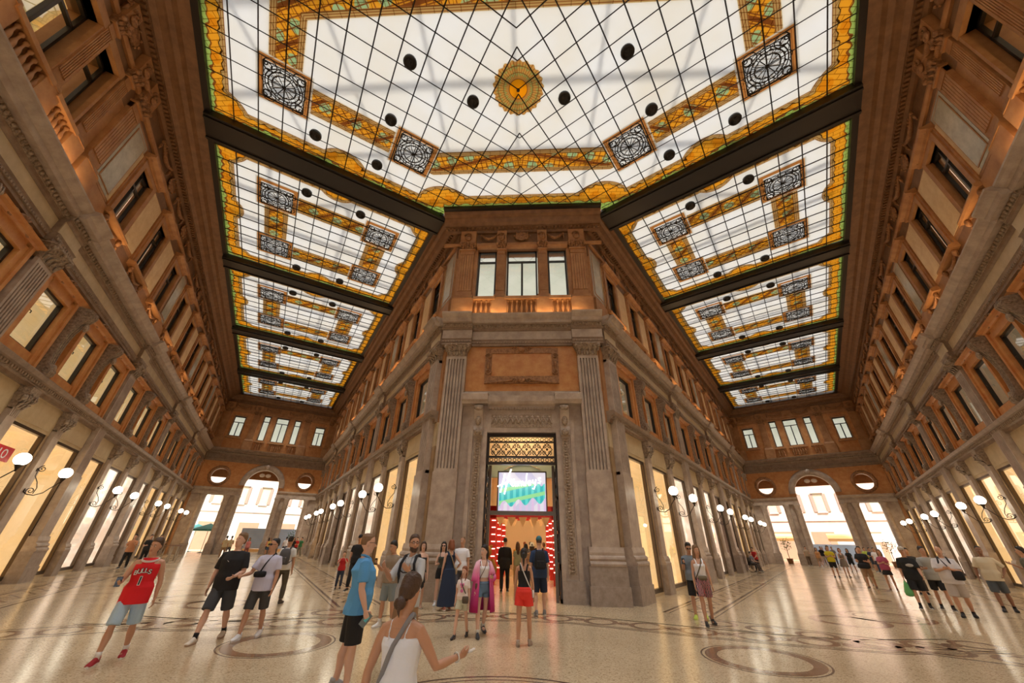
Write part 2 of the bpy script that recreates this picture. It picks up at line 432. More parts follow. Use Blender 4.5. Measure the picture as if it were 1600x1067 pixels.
# ---- glass ceiling
XB = [(-3.6 + .89*k) for k in range(-3, 10)]
def arm_panel(arm, s0, s1):
    c = arm_pt(arm, (s0+s1)/2, -1.0, ZG); h = (s1-s0)/2
    d, n = (DIRL, NL) if arm == 'L' else (DIRR, -NR)
    M = Matrix(((n.x, d.x, 0, c.x), (n.y, d.y, 0, c.y), (0, 0, 1, ZG), (0, 0, 0, 1)))
    return M, h
grille_me = None
def grille_mesh():
    g = MB(); W = .017
    def ring(r, w_, n=24, sx=1, sy=1, cx=0, cy=0, a0=0, a1=2*PI):
        g.tube([(cx+r*sx*math.cos(a0+(a1-a0)*k/n), cy+r*sy*math.sin(a0+(a1-a0)*k/n), 0) for k in range(n+1)], w_, 4)
    for s_ in (.72,):
        for a, b in (((-s_,-s_),(s_,-s_)), ((s_,-s_),(s_,s_)), ((s_,s_),(-s_,s_)), ((-s_,s_),(-s_,-s_))): g.tube([(a[0],a[1],0),(b[0],b[1],0)], .022, 4)
    for r in (.045, .42, .55, .66): ring(r, W*1.3 if r > .1 else .02)
    for k in range(12):
        a = k*PI/6; g.tube([(0,0,0), (.42*math.cos(a), .42*math.sin(a), 0)], W, 4)
        ring(.10, W*.8, 8, cx=.485*math.cos(a+PI/12), cy=.485*math.sin(a+PI/12))
        ring(.17, W*.9, 8, cx=.60*math.cos(a), cy=.60*math.sin(a), a0=a-2.2, a1=a+2.2)
    for sx in (-1, 1):
        for sy in (-1, 1):
            ring(.14, W*1.2, 10, cx=sx*.56, cy=sy*.56); ring(.24, W*1.2, 10, cx=sx*.62, cy=sy*.50); ring(.07, W*1.4, 8, cx=sx*.64, cy=sy*.64)
    return g
ceiling = tag(empty('ceiling', T(0, 0, ZG)), kind='structure')
cinv = T(0, 0, -ZG)
spots_at = []
for arm in 'LR':
    for (s0, s1) in ((15.1, 24.05), (25.3, 34.25), (35.5, 44.45), (45.7, 53.7)):
        M, h = arm_panel(arm, s0, s1); k = 1 if arm == 'L' else -1
        g = MB(); g.box(-5.2, 5.2, -h, h, 0, .03)
        p = g.build('glass_panel', SGA, ceiling, cinv @ M)
        if h < 4.3: p.matrix_basis = cinv @ M @ Matrix.Diagonal((1, h/4.55, 1, 1))
        b = MB()
        for xq in XB:
            xq = (xq + 1.0)*k
            if abs(xq) < 5.1: b.box(xq-.02, xq+.02, -h, h, -.05, 0)
        y = -h + .4
        while y < h: b.box(-5.2, 5.2, y-.016, y+.016, -.045, 0); y += .755
        b.build('glazing_bars', BLACKM, ceiling, cinv @ M)
        for gx in (-2.65, 2.65):
            for gy in (-2.15, 2.15):
                q = M @ T(gx, gy*h/4.55, -.06)
                if grille_me is None:
                    o = grille_mesh().build('ornamental_grille', BLACKM, ceiling, cinv @ q); grille_me = o.data
                else: link('ornamental_grille', grille_me, ceiling, cinv @ q)
        for gx in (-1.33, 1.33):
            for gy in (-3.5, 3.5): spots_at.append((arm, s0, M @ Vector((gx, gy*h/4.55, 0))))
# central skylight
g = MB(); oc = [(4.0, 13.4), ]
cR = [arm_pt('R', 13.36, 4.2), arm_pt('R', 13.9, 4.2), arm_pt('R', 13.9, -6.2), arm_pt('R', -1.5, -6.2)]
cLf = [Vector((-p.x, p.y, 0)) for p in cR]
outl = [(p.x, p.y) for p in cR] + [(p.x, p.y) for p in reversed(cLf)]
n = len(outl)
g.add([(a, b, 0) for a, b in outl] + [(a, b, .03) for a, b in outl], [tuple(range(n)), tuple(range(2*n-1, n-1, -1))] + [(i, (i+1) % n, (i+1) % n+n, i+n) for i in range(n)])
g.build('central_glass_panel', SGC, ceiling, Matrix.Identity(4))
b = MB()
def clip(p0, p1, arm):        # keep the part inside the skylight on this arm's side of the axis
    sg = -1 if arm == 'L' else 1
    hp = [((sg, 0), 0.0)]                         # sg*x >= 0
    d, n_ = (DIRL, NL) if arm == 'L' else (DIRR, NR)
    hp += [((-d.x, -d.y), 13.9), ((n_.x, n_.y), 6.2), ((0, 1), 1.0)]
    t0, t1 = 0, 1
    dx = (p1[0]-p0[0], p1[1]-p0[1])
    for (nx, ny), c in hp:
        a = nx*p0[0]+ny*p0[1]+c; q = nx*dx[0]+ny*dx[1]
        if abs(q) < 1e-9:
            if a < 0: return None
        elif q > 0: t0 = max(t0, -a/q)
        else: t1 = min(t1, -a/q)
    if t1-t0 < 1e-3: return None
    # inside (t<4.2 or y<13.4)
    pts = [(p0[0]+dx[0]*(t0+(t1-t0)*k/60), p0[1]+dx[1]*(t0+(t1-t0)*k/60)) for k in range(61)]
    pts = [p for p in pts if p[1] < 13.4 or (p[0]*n_.x+p[1]*n_.y) < 4.2]
    return (pts[0], pts[-1]) if len(pts) > 1 else None
for arm in 'LR':
    for i in range(-3, 18):
        t_ = -3.6+.89*i
        a, c_ = arm_pt(arm, -6, t_), arm_pt(arm, 14, t_); r = clip((a.x, a.y), (c_.x, c_.y), arm)
        if r: b.tube([(r[0][0], r[0][1], -.02), (r[1][0], r[1][1], -.02)], .024, 4, sm=False)
    for i in range(-6, 10):
        s_ = 6.32+.81*i
        a, c_ = arm_pt(arm, s_, -7), arm_pt(arm, s_, 14); r = clip((a.x, a.y), (c_.x, c_.y), arm)
        if r: b.tube([(r[0][0], r[0][1], -.02), (r[1][0], r[1][1], -.02)], .022, 4, sm=False)
b.ball((0, 7.65, -.08), .07)
b.build('glazing_bars', BLACKM, ceiling)
for arm in 'LR':
    for t_ in (-3.6, 1.65):
        c = arm_pt(arm, 11.2, t_); d = DIRL if arm == 'L' else DIRR
        link('ornamental_grille', grille_me, ceiling, T(c.x, c.y, -.06) @ RZ(math.atan2(d.y, d.x)))
    for s_, t_ in ((7.62, .38), (7.62, 2.98), (10.12, .35), (12.56, -2.3), (12.58, .36)):
        q = arm_pt(arm, s_, t_, ZG); spots_at.append((arm, 0, q))
# round black lamps under the glass
me = None; cnt = {}
for arm, s0, q in spots_at:
    M = T(q.x, q.y, ZG-.16)
    if me is None:
        l = MB(); l.lathe([(.15,.1),(.235,.1),(.25,0),(.235,-.06),(.19,-.06),(.18,0),(.1,.04),(.04,.05),(.03,-.03),(.0,-.03)], n=18)
        l.tube([(0,.17,-.02),(0,-.17,-.02)], .012, 4); l.tube([(.0,0,.1),(0,0,.16)], .02, 5)
        o = l.build('ceiling_spotlight', GRATE, None, M); me = o.data
    else: o = link('ceiling_spotlight', me, None, M)
    ld = bpy.data.lights.new('spot', 'SPOT'); ld.energy = SPOTW; ld.color = (.94,.97,1.0); ld.spot_size = R(86); ld.spot_blend = 1; ld.shadow_soft_size = .18
    lo_ = bpy.data.objects.new('spot', ld); COL.objects.link(lo_); lo_.location = (q.x, q.y, ZG-.26)
    side = 'left' if arm == 'L' else 'right'
    i = cnt[(arm, s0)] = cnt.get((arm, s0), 0) + 1
    if s0 == 0:
        wh = ['above and outward of the medallion', 'right beside the golden medallion', 'between medallion and grille', 'outer one by the beam', 'inner one by the beam'][i-1]
        tag(o, 'round black ceiling lamp, central skylight %s half, %s' % (side, wh), 'ceiling lamp', 'round black lamps under the central skylight')
    else:
        bayw = {15.1: 'first', 25.3: 'second', 35.5: 'third', 45.7: 'farthest'}[s0]
        ns = ['near outer', 'far outer', 'near inner', 'far inner'][i-1] if arm == 'L' else ['near inner', 'far inner', 'near outer', 'far outer'][i-1]
        tag(o, 'round black ceiling lamp, %s corner of the %s %s arm skylight' % (ns, bayw, side), 'ceiling lamp', 'round black lamps under the %s arm skylights' % side)
# dark beams, edge strips, unseen trusses added above to lay soft shadows on the glass
tn = 0
for arm in 'LR':
    for k, (s0, s1) in enumerate(((13.8, 15.15), (24.07, 25.28), (34.27, 35.48), (44.47, 45.68))):
        M, h = arm_panel(arm, s0, s1); g = MB()
        g.box(-5.35, 5.35, -h, h, -.35, .25); g.box(-5.35, 5.35, -h+.12, -h+.2, -.42, -.35); g.box(-5.35, 5.35, h-.2, h-.12, -.42, -.35)
        tn += 1; tag(g.build('trim_%d' % tn, BLACKM, None, M), kind='structure')
for arm in 'LR':
    g = MB(); y = 16.3
    M = Matrix(((NL.x, DIRL.x, 0, 0), (NL.y, DIRL.y, 0, 0), (0, 0, 1, 0), (0, 0, 0, 1))) if arm == 'L' else Matrix(((NR.x, DIRR.x, 0, 0), (NR.y, DIRR.y, 0, 0), (0, 0, 1, 0), (0, 0, 0, 1)))
    while y < 54:
        g.box(-6.6, 4.6, y-.07, y+.07, 19.0, 19.25); y += 2.2
    for t_ in (-4.8, -1.0, 2.8): g.box(t_-.05, t_+.05, 14, 54, 19.0, 19.2)
    tn += 1; tag(g.build('trim_%d' % tn, BLACKM, None, M), kind='structure')
g = MB()
for x in (-9.5, -6.4, -3.2, 0, 3.2, 6.4, 9.5): g.box(x-.06, x+.06, 1, 14, 18.9, 19.1)
for y in (3, 5.8, 8.6, 11.4): g.box(-12, 12, y-.06, y+.06, 19.1, 19.3)
tn += 1; tag(g.build('trim_%d' % tn, BLACKM), kind='structure')
TN = [tn]
def trim(mb, mats, M=None):
    TN[0] += 1
    return tag(mb.build('trim_%d' % TN[0], mats, None, M), kind='structure')
WN = [0]

# ---- facade pieces shared by every wall (local x along, y out, z up)
MC = [STONE, BEIGE, ORANGE, TERRA, TERRAD, CARVE, CARVES, GREYM, GOLDP, STONED, BLACKM, BROWNM]
iST, iBE, iOR, iTE, iTD, iCA, iCS, iGR, iGO, iSD, iBK, iBR = range(12)
ENT = [STONEK, CARVES, STONE, BEIGE]
def scroll(g, cx, cz, r, y, w_=.03, turns=1.6, a0=0, sg=1, mi=0, n=22):
    g.tube([(cx + sg*r*(1-.85*k/n)*math.cos(a0+turns*2*PI*k/n), y, cz + r*(1-.85*k/n)*math.sin(a0+turns*2*PI*k/n)) for k in range(n+1)], [w_*(1-.4*k/n) for k in range(n+1)], 5, mi)
def leaf_capital(g, hw, z0, z1, y1, mi=0):
    """Corinthian style capital: flared bell, leaves and corner volutes"""
    h = z1-z0
    g.loft([[(x*s_, y*s_y, z) for x, y in ((-hw,0),(hw,0),(hw,y1),(-hw,y1))] for s_, s_y, z in ((.92,.85,z0),(.95,.9,z0+h*.4),(1.18,1.35,z0+h*.86),(1.25,1.5,z0+h*.88),(1.25,1.5,z1))], mi, False)
    n = max(3, int(hw*2/.2))
    for row, zz in ((0, z0+h*.05), (1, z0+h*.38)):
        for i in range(n + row):
            x = -hw + (2*hw)*(i+.5-.5*row)/n
            g.loft([[(x-w2, y1*.9+d_, z_), (x, y1*.9+d_+.02, z_), (x+w2, y1*.9+d_, z_), (x, y1*.8, z_)] for w2, d_, z_ in ((.06,.0,zz), (.075,.05,zz+h*.22), (.03,.12,zz+h*.36), (.02,.13,zz+h*.30))], mi)
    for sg in (-1, 1): g.ball((sg*hw*1.05, y1*1.3, z0+h*.74), (.09, .08, .10), 8, 5, mi)
    g.ball((0, y1*1.45, z1-h*.12), (.08,.05,.08), 8, 5, mi)
def giant_pilaster():
    g = MB(); hw = .44; y = .24
    for z0, z1, e in ((0,.52,.20), (.52,1.08,.17)): g.box(-hw-e, hw+e, 0, y+e, z0, z1, 1)
    g.prof([(0,1.08),(y+.19,1.08),(y+.2,1.14),(y+.17,1.2),(y+.12,1.22),(y+.15,1.28),(y+.13,1.34),(y+.07,1.38),(y+.08,1.46),(y+.04,1.62),(0,1.62)], -hw-.14, hw+.14, 0)
    g.box(-hw-.03, hw+.03, 0, y+.03, 1.62, 4.0, 0)
    g.box(-hw, hw, 0, y-.09, 4.0, 8.85, 0)
    n = 7; w_ = 2*hw/n
    for i in range(n):
        x = -hw + w_*i; g.box(x+(0 if i == 0 else .03), x+w_-(0 if i == n-1 else .03), y-.09, y, 4.12, 8.72, 0)
    g.box(-hw, hw, 0, y, 4.0, 4.12, 0); g.box(-hw, hw, 0, y, 8.72, 8.85, 0)
    return g
def giant_capital():
    g = MB(); leaf_capital(g, .46, 8.85, 9.42, .30, 0); return g
def small_pilaster():
    g = MB(); hw = .26; y = .14
    g.box(-hw-.1, hw+.1, 0, y+.1, 0, 1.0, 1)
    g.prof([(0,1.0),(y+.1,1.0),(y+.11,1.06),(y+.07,1.12),(y+.08,1.18),(y+.03,1.3),(0,1.3)], -hw-.08, hw+.08, 0)
    g.box(-hw, hw, 0, y, 1.3, 5.2, 0)
    for i in range(5): x = -hw+.05+i*.1; g.box(x, x+.06, y, y+.02, 5.0, 5.25, 0)
    return g
def small_capital():
    g = MB(); leaf_capital(g, .27, 5.25, 5.72, .19, 0)
    for sg in (-1, 1): scroll(g, sg*.2, 5.62, .11, .34, .03, 1.3, PI/2, sg, 0, 12)
    g.box(-.3, .3, 0, .3, 5.72, 5.95, 0)
    return g
def console():          # big S scroll between the middle windows
    g = MB(); hw = .2
    pr = [(0,6.42),(.26,6.42),(.34,6.5),(.36,6.62),(.30,6.74),(.2,6.86),(.17,7.2),(.16,7.7),(.2,8.15),(.30,8.5),(.44,8.72),(.50,8.88),(.46,9.02),(.36,9.1),(0,9.1)]
    g.prof(pr, -hw, hw, 0)
    for k in range(3): x = -.12+.12*k; g.tube([(x, p[0]+.01, p[1]) for p in pr[2:-2]], .022, 4)
    for sg in (-1, 1):
        scroll(g, 0, 0, .15, 0, .03, 1.5, 0, 1, 0, 14) if False else None
        g.tube([(sg*(hw+.01), .32+.13*(1-.8*k/12)*math.cos(k*.7), 8.88+.13*(1-.8*k/12)*math.sin(k*.7)) for k in range(13)], .02, 4)
        g.tube([(sg*(hw+.01), .22+.1*(1-.8*k/12)*math.cos(k*.7), 6.6+.1*(1-.8*k/12)*math.sin(k*.7)) for k in range(13)], .018, 4)
    g.ball((0,.42,8.4), (.13,.08,.16), 8, 5); g.ball((0,.28,6.75), (.15,.1,.13), 8, 5)
    return g
def cartouche():        # carved shell and scrolls above each middle window
    g = MB()
    g.ball((0,.14,9.2), (.2,.1,.17), 10, 6)
    for k in range(5): a = PI*(k+.5)/5; g.tube([(0,.2,9.12),(.2*math.cos(a),.24,9.12+.2*math.sin(a))], [.02,.035], 5)
    for sg in (-1, 1):
        scroll(g, sg*.36, 9.15, .13, .16, .035, 1.4, 0 if sg > 0 else 0, sg, 0, 14); scroll(g, sg*.6, 9.1, .08, .14, .025, 1.3, 0, -sg, 0, 12)
        g.tube([(sg*.25,.14,9.05),(sg*.5,.17,9.0),(sg*.75,.13,9.07)], [.04,.03,.02], 5)
    return g
def mid_surround():     # orange marble frame around a middle window
    g = MB()
    for sg in (-1, 1):
        x0, x1 = sorted((sg*.76, sg*1.04)); g.box(x0, x1, -.1, .10, 6.42, 8.90, 0)
        x0, x1 = sorted((sg*.98, sg*1.12)); g.box(x0, x1, 0, .16, 6.42, 8.98, 0)
    g.box(-.80, .80, -.1, .10, 8.68, 8.98, 0)
    g.prof([(0,8.98),(.16,8.98),(.2,9.03),(.3,9.06),(.32,9.12),(0,9.14)], -1.18, 1.18, 0)
    g.box(-.80, .80, -.1, .05, 6.42, 6.84, 0)
    return g
def mid_cornice(x0, x1, g=None):
    g = g or MB()
    g.prof([(0,5.95),(.10,5.95),(.10,6.06),(.14,6.08),(.17,6.16),(.20,6.2),(.32,6.24),(.34,6.30),(.36,6.36),(.30,6.42),(0,6.42)], x0, x1, 0)
    n = int((x1-x0)/.16)
    for i in range(n): x = x0+(i+.5)*(x1-x0)/n; g.box(x-.045, x+.045, .14, .25, 6.10, 6.2, 1)
    return g
def main_cornice(x0, x1, e=0, g=None, c0=True):
    g = g or MB()
    g.prof([(0,9.42),(.12+e,9.42),(.12+e,9.52),(.15+e,9.53),(.15+e,9.66),(.19+e,9.70),(.10+e,9.72),(.10+e,10.18),(.16+e,10.22),(.18+e,10.3),(0,10.3)], x0, x1, 0)
    g.box(x0, x1, .09+e, .115+e, 9.74, 10.16, 3)
    g.prof([(0,10.3),(.2+e,10.3),(.24+e,10.46),(0,10.46)], x0, x1, 1)
    g.prof([(0,10.46),(.42+e,10.46),(.44+e,10.5),(.46+e,10.62),(.52+e,10.66),(.60+e,10.74),(.64+e,10.8),(.64+e,10.86),(0,10.86)], x0, x1, 2)
    n = max(2, int((x1-x0)/.17))
    for i in range(n): x = x0+(i+.5)*(x1-x0)/n; g.ball((x,.24+e,10.38), (.06,.05,.075), 6, 4, 1)
    n = max(2, int((x1-x0)/.12))
    for i in range(n): x = x0+(i+.5)*(x1-x0)/n; g.box(x-.03, x+.03, .1+e, .17+e, 9.54, 9.6, 1)
    return g
def top_cornice(x0, x1, g=None, D=1.12):
    g = g or MB()
    g.prof([(0,15.5),(.08,15.5),(.12,15.58),(.12,15.66),(.08,15.7),(0,15.7)], x0, x1, 0)
    g.prof([(0,16.42),(.10,16.42),(.18,16.5),(.22,16.6),(.34,16.62),(.34,16.72),(.5,16.8),(.62,16.95),(.66,17.02),(.82,17.06),(.92,17.2),(D-.08,17.26),(D-.08,17.45),(0,17.45)], x0, x1, 1)
    g.box(x0, x1, D-.1, D+.13, 17.22, 17.5, 2)
    n = max(2, int((x1-x0)/.2))
    for i in range(n): x = x0+(i+.5)*(x1-x0)/n; g.box(x-.05, x+.05, .2, .34, 16.5, 16.6, 1)
    return g
def festoon():
    g = MB()
    for sg in (-1, 1): g.ball((sg*.75,.12,16.2), (.09,.07,.10), 8, 5); g.tube([(sg*.75,.12,16.15),(sg*.77,.12,15.95),(sg*.74,.1,15.8)], [.05,.06,.02], 6)
    n = 14; g.tube([(-.75+1.5*k/n, .15+.04*math.sin(PI*k/n), 16.2-.32*math.sin(PI*k/n)) for k in range(n+1)], [.04+.05*math.sin(PI*k/n) for k in range(n+1)], 7)
    for k in range(1, n): g.ball((-.75+1.5*k/n, .23, 16.2-.32*math.sin(PI*k/n)), .045, 6, 4)
    return g
def rosette():
    g = MB(); g.lathe([(.0,0),(.30,0),(.32,.03),(.26,.06),(.2,.05),(.1,.1),(0,.11)], n=14, M=T(0,.04,16.1) @ RX(-PI/2) @ Matrix.Diagonal((1.25,1,1,1)))
    for k in range(8): a = k*PI/4; g.ball((.34*math.cos(a)*1.2,.1,16.1+.3*math.sin(a)), .05, 6, 4)
    return g
def upper_surround():   # narrow upper window: orange architrave, bracketed pediment, garland sill
    g = MB()
    for sg in (-1, 1):
        x0, x1 = sorted((sg*.62, sg*.86)); g.box(x0, x1, -.3, .12, 12.0, 14.9, 0)
        x0, x1 = sorted((sg*.86, sg*.98)); g.box(x0, x1, 0, .07, 12.0, 14.9, 0)
        scroll(g, sg*.8, 15.1, .14, .2, .04, 1.3, PI/2, sg, 1, 12)
        g.ball((sg*.78,.16,11.75), (.11,.09,.16), 8, 5, 1); scroll(g, sg*.8, 11.5, .1, .14, .03, 1.2, -PI/2, sg, 1, 10)
    g.box(-.62, .62, -.3, .12, 14.7, 14.92, 0)
    g.prof([(0,14.92),(.16,14.92),(.2,15.0),(.34,15.06),(.36,15.14),(0,15.2)], -1.0, 1.0, 0)
    g.prof([(0,11.88),(.26,11.88),(.3,11.96),(.28,12.04),(.14,12.1),(0,12.1)], -1.02, 1.02, 0)
    n = 10; g.tube([(-.6+1.2*k/n, .14, 11.8-.2*math.sin(PI*k/n)) for k in range(n+1)], [.03+.04*math.sin(PI*k/n) for k in range(n+1)], 6, 1)
    g.ball((0,.22,15.25), (.2,.1,.18), 8, 5, 1)
    for sg in (-1, 1): scroll(g, sg*.3, 15.27, .12, .2, .035, 1.3, 0, sg, 1, 12)
    return g
def upper_pilaster(flute=True, hw=.34):
    g = MB(); y = .16
    g.box(-hw-.16, hw+.16, 0, y+.12, 10.86, 11.95, 0)
    g.prof([(0,11.95),(y+.14,11.95),(y+.12,12.03),(y+.06,12.1),(y+.03,12.22),(0,12.22)], -hw-.1, hw+.1, 0)
    g.box(-hw, hw, 0, y-.03, 12.22, 15.1, 0)
    n = 6; w_ = 2*hw/n
    for i in range(n): x = -hw+w_*i; g.box(x+.014, x+w_-.014, y-.03, y+.005, 12.5, 14.8, 0)
    g.box(-hw, hw, 0, y, 14.85, 15.1, 0)
    g.box(-hw-.05, hw+.05, 0, y+.06, 15.1, 15.18, 0)
    leaf_capital(g, hw, 15.18, 15.62, y+.03, 1)
    g.box(-hw-.05, hw+.05, 0, y+.08, 15.62, 16.42, 0)
    scroll(g, 0, 16.05, .2, y+.12, .05, 1.4, 0, 1, 1, 14); g.ball((0, y+.14, 15.85), (.18,.08,.14), 8, 5, 1)
    return g
def baluster():
    g = MB(); g.lathe([(.06,11.02),(.06,11.1),(.03,11.14),(.045,11.22),(.075,11.36),(.06,11.5),(.03,11.62),(.028,11.72),(.055,11.76),(.055,11.84)], n=8); return g
def grey_panel():       # slim grey marble field above the giant pilasters
    g = MB(); g.box(-.62, .62, 0, .03, 12.3, 15.2, 0); g.box(-.72, .72, 0, .02, 12.2, 15.3, 1); g.box(-.72, .72, 0, .12, 10.86, 12.05, 1)
    g.box(-.5, .5, .03, .05, 12.42, 15.08, 1); g.box(-.46, .46, .05, .055, 12.46, 15.04, 0)
    return g
def lamp():
    g = MB(); Y = .14
    # iron scroll bracket reaching out from a small pilaster, globe at its end
    g.tube([(0,Y,3.05),(0,Y+.1,2.98),(0,Y+.3,2.95),(0,Y+.5,3.05),(0,Y+.6,3.2),(0,Y+.74,3.38),(0,Y+.8,3.46)], .017, 5)
    def sc(cy, cz, r, a0, sg, tn_=1.5):
        g.tube([(0, cy+sg*r*(1-.85*k/18)*math.cos(a0+tn_*2*PI*k/18), cz+r*(1-.85*k/18)*math.sin(a0+tn_*2*PI*k/18)) for k in range(19)], .014, 5)
    sc(Y+.16, 3.09, .13, -PI/2, -1); sc(Y+.14, 3.86, .12, PI/2, 1)
    g.tube([(0,Y+.14,3.98),(0,Y+.04,3.9),(0,Y+.06,3.6),(0,Y+.2,3.4),(0,Y+.28,3.2),(0,Y+.26,3.0)], .014, 5)
    for z in (3.1, 3.82): g.ball((0, Y+.01, z), (.05,.02,.07), 6, 4)
    return g
def lamp_cup():
    g = MB(); g.lathe([(.02,3.40),(.03,3.46),(.05,3.5),(.09,3.58),(.10,3.6),(.02,3.6)], (0,.94,0), 10); return g
def lamp_globe():
    g = MB(); g.ball((0,.94,3.77), .185, 18, 12); return g

# meshes built once
_p = {}
def shared(key, fn, mats):
    if key not in _p:
        o = fn().build(key, mats); _p[key] = o.data; bpy.data.objects.remove(o)
    return _p[key]
def put(name, key, fn, mats, parent, M, lab=None):
    o = link(name, shared(key, fn, mats), parent, M)
    if lab: o['label'] = lab
    return o

# window frames (unit meshes)
def shop_frame():
    g = MB()
    for x0, x1 in ((-1.25,-1.15),(1.15,1.25)): g.box(x0, x1, -.14, -.01, .1, 5.0)
    g.box(-1.25, 1.25, -.14, -.01, 4.9, 5.0); g.box(-1.25, 1.25, -.14, -.01, .1, .24)
    return g
def quad(x0, x1, y, z0, z1):
    g = MB(); g.add([(x0,y,z0),(x1,y,z0),(x1,y,z1),(x0,y,z1)], [(0,1,2,3)]); return g
def shop_room():
    g = MB(); x0, x1, y0, y1, z0, z1 = -1.24, 1.24, -1.0, -.16, .12, 4.99
    g.add([(x0,y0,z0),(x1,y0,z0),(x1,y0,z1),(x0,y0,z1),(x0,y1,z0),(x1,y1,z0),(x1,y1,z1),(x0,y1,z1)], [(0,1,2,3),(0,3,7,4),(1,5,6,2),(3,2,6,7),(0,4,5,1)])
    return g
def mid_frame():
    g = MB()
    for x0, x1 in ((-.80,-.68),(.68,.80)): g.box(x0, x1, -.14, -.02, 6.8, 8.72)
    g.box(-.8, .8, -.14, -.02, 8.6, 8.72); g.box(-.8, .8, -.14, -.02, 6.8, 6.9); g.tube([(.66,-.0,7.8),(.5,.02,7.8),(.5,.02,7.72)], .015, 4)
    return g
def upper_frame():
    g = MB()
    for x0, x1 in ((-.62,-.54),(.54,.62),(-.035,.035)): g.box(x0, x1, -.18, -.08, 12.1, 14.7)
    g.box(-.62, .62, -.18, -.08, 14.6, 14.7); g.box(-.62, .62, -.18, -.08, 12.1, 12.2); g.box(-.62, .62, -.18, -.08, 13.95, 14.05)
    return g
def big_frame(hw=.72, z0=12.1, z1=15.3, mull=True):
    g = MB()
    for x0, x1 in ((-hw,-hw+.08),(hw-.08,hw)): g.box(x0, x1, -.3, -.2, z0, z1)
    for z in (z0, z1-.08, z1-.75): g.box(-hw, hw, -.3, -.2, z, z+.08)
    if mull: g.box(-.05, .05, -.3, -.19, z0, z1-.75)
    return g
rnd = random.Random(3)
def window(M, kind, lit_m, hw=None, parent=None, z0=None, z1=None, dark=False):
    WN[0] += 1
    if kind == 'shop':
        o = link('window_%d' % WN[0], shared('shop_frame', shop_frame, BRONZE), None, M)
        link('glass_pane', shared('shop_glass', lambda: quad(-1.15,1.15,-.08,.24,4.9), GLASS), o)
        link('display_space', shared('shop_room'+lit_m.name, shop_room, lit_m), o)
    elif kind == 'mid':
        o = link('window_%d' % WN[0], shared('mid_frame', mid_frame, BLACKM), None, M)
        link('glass_pane', shared('mid_glass', lambda: quad(-.68,.68,-.08,6.9,8.6), GLASS), o)
        link('room_behind', shared('mid_back'+lit_m.name, lambda: quad(-.80,.80,-.18,6.7,8.8), lit_m), o)
    elif kind == 'upper':
        o = link('window_%d' % WN[0], shared('upper_frame', upper_frame, BLACKM), None, M)
        link('glass_pane', shared('upper_glass', lambda: quad(-.54,.54,-.13,12.2,14.6), GLASS), o)
        link('room_behind', shared('upper_back'+lit_m.name, lambda: quad(-.61,.61,-.30,12.0,14.75), lit_m), o)
    else:
        k = '%.2f_%.1f_%.1f' % (hw, z0, z1)
        o = link('window_%d' % WN[0], shared('big'+k, lambda: big_frame(hw, z0, z1, hw > .5), BLACKM), None, M)
        link('glass_pane', shared('bigg'+k, lambda: quad(-hw+.07,hw-.07,-.25,z0+.08,z1-.08), GLASS), o)
        link('room_behind', shared('bigb'+k+lit_m.name, lambda: quad(-hw-.15,hw+.15,-.7,z0-.3,z1+.2), lit_m), o)
    tag(o, kind='structure'); return o

